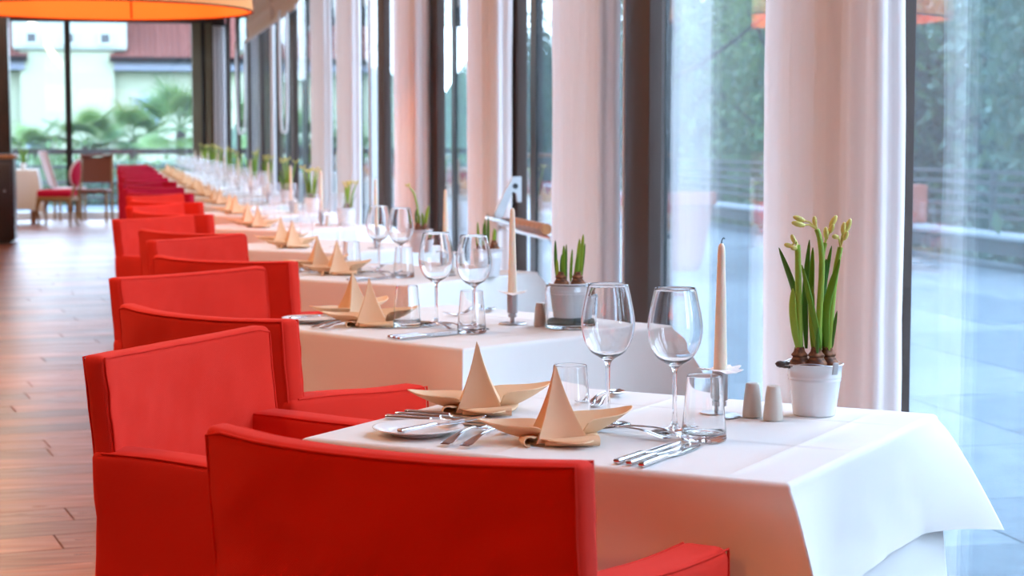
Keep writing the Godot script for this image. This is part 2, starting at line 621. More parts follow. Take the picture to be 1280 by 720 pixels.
func plank(st: SurfaceTool, poly: PackedVector2Array, y0: float, y1: float) -> void:
	# poly in (x, -z); extruded upwards with a small chamfer
	var area := 0.0
	var c := Vector2.ZERO
	for i in poly.size():
		area += poly[i].cross(poly[(i + 1) % poly.size()])
		c += poly[i] / poly.size()
	if area < 0.0:
		poly.reverse()
	st.set_smooth_group(-1)
	var n := poly.size()
	var top := PackedVector3Array()
	var mid := PackedVector3Array()
	var low := PackedVector3Array()
	for q in poly:
		var d := (q - c).normalized() * 0.0022
		top.append(Vector3(q.x - d.x, y1, -(q.y - d.y)))
		mid.append(Vector3(q.x, y1 - 0.0018, -q.y))
		low.append(Vector3(q.x, y0, -q.y))
	for i in range(1, n - 1):
		for p in [top[0], top[i + 1], top[i]]:
			st.add_vertex(p)
	for i in n:
		var j := (i + 1) % n
		for p in [mid[i], top[j], mid[j], mid[i], top[i], top[j], low[i], mid[j], low[j], low[i], mid[i], mid[j]]:
			st.add_vertex(p)

func curtain_mesh(z0: float, z1: float, sd: int, turns: int) -> ArrayMesh:
	# one cloth folded back on itself: along the room side, round the near end, back along the glass
	var plan := []
	var n := 40
	for i in n + 1:
		var t := float(i) / n
		var wv := 0.007 * sin(t * TAU * turns + sd) + 0.004 * sin(t * TAU * (turns * 2.3) + sd * 2.0)
		plan.append(Vector3(1.603 + wv, 0, lerpf(z0, z1 - 0.004, t)))
	for i in range(1, 8):
		var t := i / 8.0
		plan.append(Vector3(1.61 + 0.062 * t, 0, z1 + 0.006 * sin(t * PI * 3.0)))
	for i in n + 1:
		var t := float(i) / n
		plan.append(Vector3(1.676 + 0.010 * sin(t * TAU * (turns + 2) + sd), 0, lerpf(z1, z0 + 0.03, t)))
	var st := ST()
	var m := plan.size() - 1
	var f := func(u: float, v: float) -> Vector3:
		var p: Vector3 = plan[int(round(u * m))]
		var y := lerpf(0.02, 2.96, v)
		var s := noise.get_noise_3d(p.z * 4.0, y * 0.9, sd * 7.0)
		return Vector3(p.x + s * 0.006, y, p.z + 0.012 * noise.get_noise_2d(y * 1.2, sd * 5.0 + signf(p.x - 1.64)))
	sheet(st, m, 26, f, 0.0012)
	return done(st)

func curtains() -> void:
	var spec := [
		[-4.35, -3.68, "pale pink curtain bundle behind the flowers on the nearest table"],
		[-6.64, -5.98, "pale curtain bundle behind the jar with sprouting bulbs"],
		[-8.31, -7.66, "narrow pale curtain bundle just past the white door handle"],
		[-10.45, -9.72, "pale curtain bundle behind the fourth table's flowerpot"],
		[-13.20, -12.45, "tan shaded curtain bundle behind the fifth table"],
		[-14.95, -14.15, "slim pale curtain bundle between narrow far panes, beyond the tan one"],
	]
	var k := 0
	for s in spec:
		var at := Vector3(0, 0, 0)
		single("curtain", curtain_mesh(s[0], s[1], 3 + k * 5, 4), M.curtain, s[2], "curtain", at, 0, "curtains along the window wall")
		k += 1
	# three white curtain lengths in the far corner
	for i in 3:
		var x0 := 1.515 + i * 0.062
		var st := ST()
		var f := func(u: float, v: float) -> Vector3:
			return Vector3(x0 + u * 0.05, lerpf(0.03, 2.85, v), -27.66 + 0.03 * sin(u * TAU * 1.5))
		sheet(st, 16, 8, f, 0.0015)
		single("curtain", done(st), M.curtain, ["white curtain length in the far corner beside the grey post", "middle white curtain length of the three in the far corner", "white curtain length in the far corner next to the window wall"][i], "curtain", Vector3.ZERO, 0, "curtains along the window wall")

func blind() -> void:
	var t := thing("roman_blind", "pale fabric blind half raised high on the far window wall", "blind", Vector3(1.60, 2.38, -19.7))
	var st := ST()
	var f := func(u: float, v: float) -> Vector3:
		return Vector3(0.05 + 0.03 * absf(sin(v * PI * 3.0)), v * 0.60, lerpf(3.2, -3.2, u))
	sheet(st, 10, 30, f, 0.002)
	part("blind_fabric", done(st), M.blind_cloth, t)
	var hb := ST()
	rbox(hb, Vector3(0.025, 0.045, 6.4), 0.008, Vector3i(1, 1, 4), Vector3(0.04, -0.005, 0))
	part("hem_bar", done(hb), M.cord, t)
	var hd := ST()
	rbox(hd, Vector3(0.10, 0.06, 6.5), 0.008, Vector3i(1, 1, 4), Vector3(0.06, 0.60, 0))
	part("head_rail", done(hd), M.cord, t)
	# operating cords
	var loops := [[-22.7, 0.075, 1.25, "looped blind cord hanging farthest under the raised blind"], [-17.0, 0.05, 1.25, "looped blind cord hanging at the near end of the blind"]]
	for l in loops:
		var s := ST()
		var pts := []
		for i in 25:
			var u := i / 24.0
			var x := -1.0 + 2.0 * u
			pts.append(Vector3(x * l[1] * (0.75 + 0.25 * sin(u * PI)), l[2] + 1.12 * pow(absf(x), 5.0), 0.0))
		tube(s, PackedVector3Array(pts), func(_v: float) -> Vector2: return Vector2(0.015, 0.015), 6)
		single("blind_cord", done(s), M.cord, l[3], "cord", Vector3(1.57, 0, l[0]), 0, "cords of the blind")
	var rods := [[-19.2, 0.028, "white pull rod hanging straight between the looped cords"], [-11.9, 0.009, "thin white cord running down beside the fifth post"], [-5.84, 0.005, "thin white cord running down beside the post behind the sprouting bulbs"]]
	for l in rods:
		var s := ST()
		rod(s, [Vector3(0, 0.35, 0), Vector3(0, 1.2, 0), Vector3(0, 2.98, 0)], l[1], 8)
		single("blind_cord", done(s), M.cord, l[2], "cord", Vector3(1.66, 0, l[0]), 0, "cords of the blind")

func door_handle() -> void:
	var t := thing("door_handle", "silver bracket with a wooden push bar on the post past the bulbs", "door handle", Vector3(1.67, 0.86, -7.45))
	var st := ST()
	var poly := PackedVector2Array([Vector2(-0.014, 0.185), Vector2(0.022, 0.185), Vector2(0.022, 0.078), Vector2(0.004, 0.078), Vector2(0.001, 0.115), Vector2(-0.016, 0.122), Vector2(-0.062, 0.005), Vector2(-0.092, 0.012), Vector2(-0.088, 0.04), Vector2(-0.055, 0.11)])
	prism(st, poly, -0.012, 0.012)
	part("bracket", done(st), M.brushed_steel, t, Vector3(-0.02, 0, 0))
	var bolt := ST()
	lathe(bolt, [Vector2(0, -0.016), Vector2(0.012, -0.016), Vector2(0.012, 0.016), Vector2(0, 0.016)], 12, -1)
	part("bolt", done(bolt), M.frame_dark, t, Vector3(-0.025, 0.145, 0), Vector3(90, 0, 0))
	var b := ST()
	rod(b, [Vector3(-0.06, 0.0, -0.35), Vector3(-0.06, 0.0, 0.05), Vector3(-0.06, 0.0, 0.18)], 0.019, 12)
	part("bar", done(b), M.silver, t)
	var g := ST()
	rod(g, [Vector3(-0.06, 0.0, 0.18), Vector3(-0.06, 0.0, 0.5), Vector3(-0.06, 0.0, 0.72)], 0.022, 12)
	part("grip", done(g), M.light_wood, t)
	var lo := ST()
	rbox(lo, Vector3(0.02, 0.02, 1.08), 0.004, Vector3i(1, 1, 1), Vector3(-0.04, -0.035, 0.18))
	part("bar", done(lo), M.silver, t)

# ------------------------------------------------------------------ outside
func build_outside() -> void:
	struct("ground", box_mesh(Vector3(-120, -3.2, -220), Vector3(120, -3.0, 60)), M.lawn, "grassy ground below the terrace")
	var te := struct("terrace", box_mesh(Vector3(1.95, -0.4, -34.0), Vector3(8.6, -0.045, 6.0)), M.joint, "terrace paved with large blue grey slabs")
	te.set_meta("category", "terrace")
	struct("terrace_end", box_mesh(Vector3(-9.0, -0.4, -34.0), Vector3(1.95, -0.02, -28.0)), M.slab_0, "paved strip outside the far glazed wall", "terrace")
	var rest := [ST(), ST(), ST()]
	for i in 7:
		for j in range(-34, 6):
			var x0 := 1.955 if i == 0 else 1.71 + i * 0.98
			var x1: float = minf(1.71 + (i + 1) * 0.98, 8.55)
			var near: bool = j > -18 and j < -3
			var k := rng.randi_range(0, 2)
			var st: SurfaceTool = ST() if near else rest[k]
			var g := 0.004
			var off := 0.35 * (i % 2)
			plank(st, PackedVector2Array([Vector2(x0 + g, -(j + off + g)), Vector2(x1 - g, -(j + off + g)), Vector2(x1 - g, -(j + off + 1 - g)), Vector2(x0 + g, -(j + off + 1 - g))]), -0.05, -0.02 + rng.randf_range(-0.001, 0.001))
			if near:
				part("slab", done(st), M["slab_%d" % k], te)
	for k in 3:
		var p := part("slabs_beyond", done(rest[k]), M["slab_%d" % k], te)
		p.set_meta("kind", "stuff")
	# balustrade along the terrace
	var t := thing("terrace_railing", "dark horizontal bar railing on a pale kerb along the terrace edge", "railing", Vector3(8.1, -0.02, -18.0))
	part("kerb", rbox_mesh(Vector3(0.30, 0.06, 32.0), 0.02, Vector3(0, 0.31, 0)), M.kerb, t)
	part("kerb_wall", box_mesh(Vector3(-0.08, 0.14, -16.0), Vector3(0.10, 0.28, 16.0)), M.rail_metal, t)
	for i in 5:
		var b := ST()
		box(b, Vector3(-0.02, 0.46 + i * 0.105, -16), Vector3(0.02, 0.50 + i * 0.105, 16))
		part("rail", done(b), M.rail_metal, t)
	var pm := box_mesh(Vector3(-0.025, 0.35, -0.025), Vector3(0.025, 0.92, 0.025))
	for i in 17:
		part("rail_post", pm, M.rail_metal, t, Vector3(0, 0, -16 + i * 2.0 + 0.2))
	var t2 := thing("far_railing", "dark brown railing outside the far glazed wall below the palms", "railing", Vector3(-1.0, -0.02, -31.5))
	for y in [1.0, 0.72, 0.46, 0.2]:
		part("rail", box_mesh(Vector3(-7.0, y - (0.06 if y == 1.0 else 0.012), -0.04), Vector3(4.5, y + 0.03, 0.04)), M.dark_wood if y == 1.0 else M.rail_metal, t2)
	for i in 8:
		part("rail_post", box_mesh(Vector3(-0.025, 0.0, -0.025), Vector3(0.025, 0.97, 0.025)), M.rail_metal, t2, Vector3(-7.0 + i * 1.6, 0, 0))
	# big terracotta planter with an olive tree
	var pot := thing("terrace_planter", "large tapered terracotta planter standing on the terrace", "planter", Vector3(5.05, -0.02, -16.2))
	var ps := ST()
	lathe(ps, [Vector2(0, 0), Vector2(0.27, 0), Vector2(0.30, 0.06), Vector2(0.40, 0.60), Vector2(0.43, 0.61), Vector2(0.43, 0.72), Vector2(0.38, 0.72), Vector2(0.36, 0.66), Vector2(0, 0.66)], 32, -1)
	part("pot_body", done(ps), M.terracotta, pot)
	part("soil", box_mesh(Vector3(-0.2, 0.64, -0.2), Vector3(0.2, 0.67, 0.2)), M.soil, pot)
	tree("olive_tree", "small leafed olive tree growing from the terracotta planter", Vector3(5.05, 0.62, -16.2), 3.6, 1.25, 2, 5200, 11, 0.075, 1.3)
	tree("olive_tree", "loose leafy tree standing between the planter and the railing", Vector3(6.7, 0.0, -17.6), 4.4, 1.0, 1, 4200, 12, 0.085, 1.6)
	# red flowers in a bowl on a low table, and metal chairs on the terrace
	var fl := thing("flower_trough", "low trough of red flowers on the terrace beside the railing", "flower trough", Vector3(6.6, -0.02, -15.6))
	part("trough", rbox_mesh(Vector3(1.3, 0.35, 0.4), 0.02, Vector3(0, 0.62, 0)), M.terracotta, fl)
	part("stand", rbox_mesh(Vector3(1.0, 0.44, 0.3), 0.02, Vector3(0, 0.22, 0)), M.kerb, fl)
	foliage_part(fl, "blossoms", M.red_flower, 500, Vector3(0, 0.86, 0), Vector3(0.65, 0.10, 0.22), 0.07, 91)
	# trees beyond the railing
	var spots := [[11.5, -19.5, 7.5, 3], [13.0, -24.5, 7.0, 0], [10.8, -25.5, 6.2, 1], [12.6, -31.0, 7.4, 3], [11.0, -36.5, 6.4, 0], [15.5, -21.0, 8.5, 0], [17.0, -29.0, 8.6, 3], [14.5, -42.0, 6.6, 0], [11.8, -47.0, 5.2, 3], [13.8, -56.0, 5.6, 0], [11.6, -62.0, 4.8, 1], [9.6, -55.0, 4.2, 0], [18.5, -50.0, 7.0, 3], [9.2, -70.0, 5.0, 3], [20.5, -36.0, 8.5, 1], [10.4, -16.0, 6.5, 0]]
	var lab := ["dense dark tree nearest the railing at the right of the glass", "dark broad tree second in line beyond the railing", "lighter green tree crowding the railing behind the planter", "teal dark tree beyond the railing, seen past the planter", "dark slim tree beyond the railing past the second post", "tall dark tree filling the right-hand pane from behind", "tall blue green tree behind the first row of trees", "mid distance dark tree behind the third table's window", "low teal tree seen beside the door handle", "distant dark tree below the open sky", "distant pale green tree below the open sky", "distant low dark tree near the house", "tall teal tree in the distance behind the others", "farthest teal tree in the line beyond the terrace", "tall lighter tree at the very back of the garden", "dark tree close to the railing near the viewer"]
	for i in spots.size():
		var s: Array = spots[i]
		tree("garden_tree", lab[i], Vector3(s[0], -3.0, s[1]), s[2] + 2.2, 2.6 if s[2] > 6 else 2.0, s[3], 13000, 100 + i, 0.17, 1.2)
	var hs := ST()
	grid(hs, 70, 14, func(u: float, v: float) -> Vector3:
		var z := lerpf(20.0, -130.0, u)
		var x := lerpf(24.0, 75.0, v)
		var tall := 15.0 * smoothstep(-70.0, -25.0, z) + 5.0
		return Vector3(x + noise.get_noise_2d(z * 0.4, v * 9.0) * 2.0, -3.2 + tall * sin(v * PI * 0.5) + (1.0 + 2.5 * v) * noise.get_noise_2d(z * 0.35, x * 0.35) + 0.8 * noise.get_noise_2d(z * 1.3, x * 1.3), z))
	struct("hill", done(hs), M.hill_green, "dark wooded hillside rising beyond the garden", "hill")
	var h2 := ST()
	grid(h2, 60, 12, func(u: float, v: float) -> Vector3:
		var x := lerpf(6.5, 70.0, u)
		var z := lerpf(-74.0, -115.0, v)
		return Vector3(x, -3.2 + (8.2 + 1.2 * noise.get_noise_2d(x * 0.3, 4.0)) * sin(v * PI * 0.5) * smoothstep(-0.06, 0.08, u) + 0.9 * noise.get_noise_2d(x * 0.9, z * 0.9), z + 1.5 * noise.get_noise_2d(x * 0.5, v * 6.0)))
	var h3 := ST()
	grid(h3, 60, 12, func(u: float, v: float) -> Vector3:
		var x := lerpf(-120.0, -20.0, u)
		var z := lerpf(-100.0, -150.0, v)
		return Vector3(x, -3.2 + (13.0 + 1.6 * noise.get_noise_2d(x * 0.2, 4.0)) * sin(v * PI * 0.5) * smoothstep(1.06, 0.90, u) + 1.0 * noise.get_noise_2d(x * 0.9, z * 0.9), z + 1.5 * noise.get_noise_2d(x * 0.5, v * 6.0)))
	struct("hill_left", done(h3), M.hill_green, "wooded slope beside the pale house", "hill")
	struct("hill_far", done(h2), M.hill_green, "low dark wooded bank far beyond the terrace", "hill")
	# bushes and palms outside the far end
	var bl := ["rounded bush outside the far wall below the left palm", "green bush below the railing beside the thin mullion", "bushy shrub below the railing behind the red medallion chair", "low bush below the railing at the right of the far view"]
	for i in 4:
		var b := thing("garden_bush", bl[i], "bush", Vector3(-2.6 + i * 1.35, -1.6, -34.2 - (i % 2) * 0.8), 0, "bushes below the far railing")
		foliage_part(b, "foliage", M["foliage_%d" % (1 if i % 2 else 3)], 3200, Vector3(0, 1.55, 0), Vector3(1.25, 1.0, 0.8), 0.17, 60 + i)
		var bs := ST()
		rod(bs, [Vector3(0, 0, 0), Vector3(0.03, 0.8, 0), Vector3(0, 1.5, 0)], 0.04, 6)
		part("stem", done(bs), M.bark, b)
	var hd := thing("garden_hedge", "long clipped green hedge below the far railing and palms", "hedge", Vector3(-0.6, -3.0, -36.5))
	var hb := ST()
	rbox(hb, Vector3(8.0, 3.75, 0.9), 0.2, Vector3i(20, 10, 4), Vector3(0, 1.875, 0), func(p: Vector3) -> Vector3: return p + Vector3(0, 0.10, 0.15) * noise.get_noise_2d(p.x * 2.2, p.y * 2.2))
	part("hedge_body", done(hb), M.foliage_0, hd)
	foliage_part(hd, "foliage", M.foliage_1, 9000, Vector3(0, 2.6, 0.35), Vector3(4.6, 1.35, 0.45), 0.13, 77, 60)
	palms()
	house()

func leaf_quad() -> ArrayMesh:
	var st := ST()
	st.set_smooth_group(-1)
	var p := [Vector3(0, 0, 0), Vector3(0.28, 0.10, 0.5), Vector3(0, 0.04, 1.0), Vector3(-0.28, 0.10, 0.5)]
	for k in [0, 2, 1, 0, 3, 2]:
		st.add_vertex(p[k])
	return done(st)

func foliage_part(parent: Node3D, called: String, m: Material, count: int, at: Vector3, rad: Vector3, size: float, sd: int, clumps := 9) -> void:
	var r := RandomNumberGenerator.new()
	r.seed = sd
	var mm := MultiMesh.new()
	mm.transform_format = MultiMesh.TRANSFORM_3D
	mm.mesh = leaf_quad()
	mm.instance_count = count
	var cs := []
	for k in clumps:
		cs.append(Vector3(r.randf_range(-1, 1), r.randf_range(-0.9, 1), r.randf_range(-1, 1)).normalized() * r.randf_range(0.25, 0.75))
	for i in count:
		var c: Vector3 = cs[i % clumps]
		var d := Vector3(r.randfn(), r.randfn(), r.randfn()) * 0.21 + c
		var b := Basis.from_euler(Vector3(r.randf() * TAU, r.randf() * TAU, r.randf() * TAU)).scaled(Vector3.ONE * size * r.randf_range(0.7, 1.4))
		mm.set_instance_transform(i, Transform3D(b, at + d * rad))
	var o := MultiMeshInstance3D.new()
	o.name = called
	o.multimesh = mm
	o.material_override = m
	o.set_meta("kind", "stuff")
	parent.add_child(o, true)

func tree(called: String, label: String, at: Vector3, h: float, rad: float, kind: int, count: int, sd: int, leaf: float, bare: float) -> void:
	var t := thing(called, label, "tree", at, 0, "trees outside the window wall")
	var r := RandomNumberGenerator.new()
	r.seed = sd
	var st := ST()
	var top := Vector3(r.randf_range(-0.3, 0.3), h * 0.86, r.randf_range(-0.3, 0.3))
	tube(st, curve3([Vector3.ZERO, Vector3(r.randf_range(-0.1, 0.1), h * 0.4, 0.05), top], 6), func(v: float) -> Vector2: return Vector2.ONE * lerpf(0.035 * h * 0.6, 0.012, v), 8)
	for k in 7:
		var y := h * r.randf_range(0.3, 0.75)
		var a := r.randf() * TAU
		var e := Vector3(cos(a) * rad * 0.8, y + h * 0.18, sin(a) * rad * 0.8)
		tube(st, curve3([Vector3(0, y, 0), Vector3(e.x * 0.4, y + h * 0.06, e.z * 0.4), e], 4), func(v: float) -> Vector2: return Vector2.ONE * lerpf(0.035, 0.008, v), 6)
	part("trunk", done(st), M.bark, t)
	foliage_part(t, "foliage", M["foliage_%d" % kind], count, Vector3(top.x, bare + (h - bare) * 0.5, top.z), Vector3(rad, (h - bare) * 0.55, rad), leaf, sd + 500, 14)

func palms() -> void:
	var frond := ST()
	for k in 19:
		var a := deg_to_rad(-125.0 + k * 250.0 / 18.0)
		var d := Vector3(sin(a), 0, cos(a))
		var len := 0.62 * (0.75 + 0.25 * cos(a * 0.7))
		var side := Vector3(cos(a), 0, -sin(a))
		var f := func(u: float, v: float) -> Vector3:
			var w := 0.034 * (1.0 - v) * (0.35 + 1.3 * minf(v * 4.0, 1.0))
			return Vector3(0, 0, 0.55) + d * (v * len) + side * ((u - 0.5) * 2.0 * w) + Vector3(0, -0.16 * v * v * len + absf(u - 0.5) * 0.02, 0)
		grid(frond, 2, 4, f)
	rod(frond, [Vector3(0, 0, 0), Vector3(0, 0.03, 0.3), Vector3(0, 0, 0.56)], 0.012, 5)
	var fm := done(frond)
	var lab := ["fan palm behind the left end of the far railing", "fan palm just right of the thin far mullion", "middle fan palm in front of the shuttered window", "largest fan palm at the right of the far view"]
	var spec := [[-1.75, -43.0, 1.25, 0.8], [-0.55, -43.0, 1.42, 0.95], [0.52, -44.0, 1.50, 0.9], [1.55, -42.0, 1.72, 1.15]]
	for i in 4:
		var s: Array = spec[i]
		var t := thing("fan_palm", lab[i], "palm", Vector3(s[0], -3.0, s[1]), 0, "fan palms outside the far wall")
		var st := ST()
		rod(st, [Vector3.ZERO, Vector3(0, 2.0, 0), Vector3(0, 3.0 + s[2] - 0.35, 0)], 0.11, 8)
		part("trunk", done(st), M.bark, t)
		for k in 17:
			var o := part("frond", fm, M["foliage_%d" % [2, 1, 2, 1][k % 4]], t, Vector3(0, 3.0 + s[2] - 0.32, 0), Vector3(rng.randf_range(-70.0, 35.0), k * 137.5, rng.randf_range(-25, 25)))
			o.scale = Vector3.ONE * s[3]

func house() -> void:
	var z := -150.0
	var h := thing("pale_house", "pale cream house with brown tiled roofs beyond the palms", "house", Vector3(0, -3.0, z))
	part("tower_wall", box_mesh(Vector3(-6.9, 0, -8), Vector3(0.35, 11.0, 0)), M.stucco, h)
	var up := ST()
	rbox(up, Vector3(8.85, 6.6, 8.6), 0.35, Vector3i(2, 2, 2), Vector3(-3.02, 14.3, -3.9))
	part("tower_top", done(up), M.stucco_white, h)
	part("tower_roof", rbox_mesh(Vector3(9.8, 0.5, 9.4), 0.1, Vector3(-3.02, 17.8, -3.9)), M.roof_tile, h)
	part("wing_wall", box_mesh(Vector3(0.2, 0, -9), Vector3(14.0, 10.2, -1.0)), M.stucco, h)
	part("side_wall", box_mesh(Vector3(-22.0, 0, -9), Vector3(-6.5, 10.2, -1.0)), M.stucco, h)
	for x in [-5.96, -3.07, -0.28]:
		var w := part("window", box_mesh(Vector3(x - 0.34, 11.65, 0.35), Vector3(x + 0.34, 12.33, 0.46)), M.window_dark, h)
		var fr := ST()
		for s in [-1.0, 1.0]:
			box(fr, Vector3(x + s * 0.34, 11.45, 0.35), Vector3(x + s * 0.60, 12.55, 0.52))
			box(fr, Vector3(x - 0.34, 11.99 + s * 0.34, 0.35), Vector3(x + 0.34, 11.99 + s * 0.56, 0.52))
		part("window_surround", done(fr), M.stucco_white, w)
	var sh := part("window", box_mesh(Vector3(1.98, 5.24, -1.0), Vector3(3.83, 7.34, -0.9)), M.shutter, h)
	var fr2 := ST()
	for s in [-1.0, 1.0]:
		box(fr2, Vector3(2.905 + s * 0.925, 5.24, -1.0), Vector3(2.905 + s * 1.2, 7.34, -0.85))
	box(fr2, Vector3(1.70, 7.34, -1.0), Vector3(4.1, 7.65, -0.85))
	part("window_surround", done(fr2), M.stucco_white, sh)
	part("window", box_mesh(Vector3(-6.5, 3.3, 0.0), Vector3(-5.6, 4.4, 0.05)), M.shutter, h)
	# tiled roofs: rows of round tiles
	for e in [[0.05, 14.0, "wing_roof"], [-22.5, -6.3, "side_roof"]]:
		var x0: float = e[0]
		var x1: float = e[1]
		var st := ST()
		var n := int((x1 - x0) / 0.11)
		var f := func(u: float, v: float) -> Vector3:
			var row := fmod(v * 20.0, 1.0)
			return Vector3(lerpf(x0, x1, u), 10.35 + v * 6.2 + 0.07 * absf(sin(u * n * PI / 4.0)) + 0.05 * (1.0 - row), 0.6 - v * 9.0)
		grid(st, n, 60, f)
		var p := part(e[2], done(st), M.roof_tile, h)
		p.set_meta("kind", "stuff")
		part("gutter", box_mesh(Vector3(x0, 10.15, 0.3), Vector3(x1, 10.56, 0.75)), M.gutter_dark, h)
		part("fascia", box_mesh(Vector3(x0 + (0.3 if x0 > 0 else 0.0), 9.5, -1.2), Vector3(x1 - (0.0 if x0 > 0 else 0.25), 10.2, 0.35)), M.fascia, h)

# ------------------------------------------------------------------ tables
var P := {}   # prototypes that were not placed yet

func chair_proto(mat_name: String, pipe: Material, label: String, group: String) -> Node3D:
	var cm: Material = M[mat_name]
	var t := thing("slipcovered_armchair", label, "armchair", Vector3.ZERO, 0, group)
	var wr := func(p: Vector3, amp: float) -> Vector3:
		return Vector3(noise.get_noise_3d(p.x * 5.0, p.y * 4.0, p.z * 5.0 + 9.0), 0.35 * noise.get_noise_3d(p.x * 5.0 + 31.0, p.y * 5.0, p.z * 5.0), noise.get_noise_3d(p.x * 4.0, p.y * 6.0 + 17.0, p.z * 4.0) + 0.5 * noise.get_noise_3d(p.x * 14.0 + p.y * 9.0, p.y * 12.0 - p.x * 8.0, 3.0)) * amp
	var bend := func(p: Vector3) -> Vector3:
		var s := p.x / 0.2735
		var q := p
		q.z += -(0.85 - p.y) * 0.10 + 0.036 * (1.0 - s * s) - 0.004
		q.y += -0.008 * (1.0 - s * s) * smoothstep(0.5, 0.85, p.y)
		q.x *= 1.0 - 0.025 * smoothstep(0.8, 0.3, p.y)
		var mask := (1.0 - pow(absf(s), 5.0)) * smoothstep(0.85, 0.78, p.y) * smoothstep(0.10, 0.2, p.y)
		q.z += mask * (0.010 * noise.get_noise_2d(p.x * 5.0 + p.y * 3.0, p.y * 5.5 - p.x * 2.0) + 0.005 * noise.get_noise_2d(p.x * 11.0 + p.y * 9.0 + 40.0, p.y * 13.0 - p.x * 9.0))
		return q + wr.call(p, 0.003)
	var st := ST()
	rbox(st, Vector3(0.536, 0.755, 0.046), 0.014, Vector3i(26, 34, 2), Vector3(0, 0.4725, 0.277), bend)
	part("backrest", done(st), cm, t)
	# seams along the back's edges
	for e in [[0.2985, 0.262], [0.2555, 0.262]]:
		var ps := ST()
		var path := []
		for i in 19:
			path.append(bend.call(Vector3(-e[1], lerpf(0.12 if e[0] > 0.27 else 0.66, 0.838, i / 18.0), e[0])))
		for i in range(1, 19):
			path.append(bend.call(Vector3(lerpf(-e[1], e[1], i / 18.0), 0.8455, e[0])))
		for i in range(1, 19):
			path.append(bend.call(Vector3(e[1], lerpf(0.838, 0.12 if e[0] > 0.27 else 0.66, i / 18.0), e[0])))
		rod(ps, path, 0.0022, 6)
		part("piping", done(ps), pipe, t)
	for s in [-1.0, 1.0]:
		var arm := ST()
		var ad := func(p: Vector3) -> Vector3:
			var q := p
			q.y += 0.006 * sin((p.z - 0.1) * 9.0) * smoothstep(0.5, 0.68, p.y)
			q.x += s * 0.008 * smoothstep(0.2, -0.1, p.z)
			return q + wr.call(p + Vector3(s * 3.0, 0, 0), 0.006)
		rbox(arm, Vector3(0.074, 0.59, 0.40), 0.018, Vector3i(3, 18, 14), Vector3(s * 0.234, 0.39, 0.085), ad)
		part("armrest", done(arm), cm, t)
		for e in [-1.0, 1.0]:
			var ap := ST()
			var path := []
			for i in 13:
				path.append(ad.call(Vector3(s * 0.234 + e * 0.033, 0.6805, lerpf(0.26, -0.110, i / 12.0))))
			for i in range(1, 10):
				path.append(ad.call(Vector3(s * 0.234 + e * 0.033, lerpf(0.676, 0.12, i / 9.0), -0.1125)))
			rod(ap, path, 0.0021, 6)
			part("piping", done(ap), pipe, t)
	var seat := ST()
	rbox(seat, Vector3(0.395, 0.16, 0.40), 0.03, Vector3i(8, 3, 8), Vector3(0, 0.40, 0.06), func(p: Vector3) -> Vector3:
		return p + Vector3(0, 0.012 * (1.0 - pow(p.x / 0.2, 2.0)) * (1.0 if p.y > 0.4 else 0.0), 0) + wr.call(p, 0.004))
	part("seat", done(seat), cm, t)
	var sk := ST()
	rbox(sk, Vector3(0.47, 0.24, 0.38), 0.015, Vector3i(8, 4, 8), Vector3(0, 0.22, 0.05), func(p: Vector3) -> Vector3: return p + wr.call(p, 0.008))
	part("skirt", done(sk), cm, t)
	var lg := ST()
	grid(lg, 4, 1, func(u: float, v: float) -> Vector3:
		var r := lerpf(0.015, 0.022, v) * 1.414
		return Vector3(r * cos(u * TAU + 0.785), lerpf(0.0, 0.13, v), -r * sin(u * TAU + 0.785)), -1)
	var lm := done(lg)
	for q in [Vector3(-0.23, 0, 0.20), Vector3(0.23, 0, 0.20), Vector3(-0.22, 0, -0.08), Vector3(0.22, 0, -0.08)]:
		part("leg", lm, M.gold_wood, t, q)
	return t

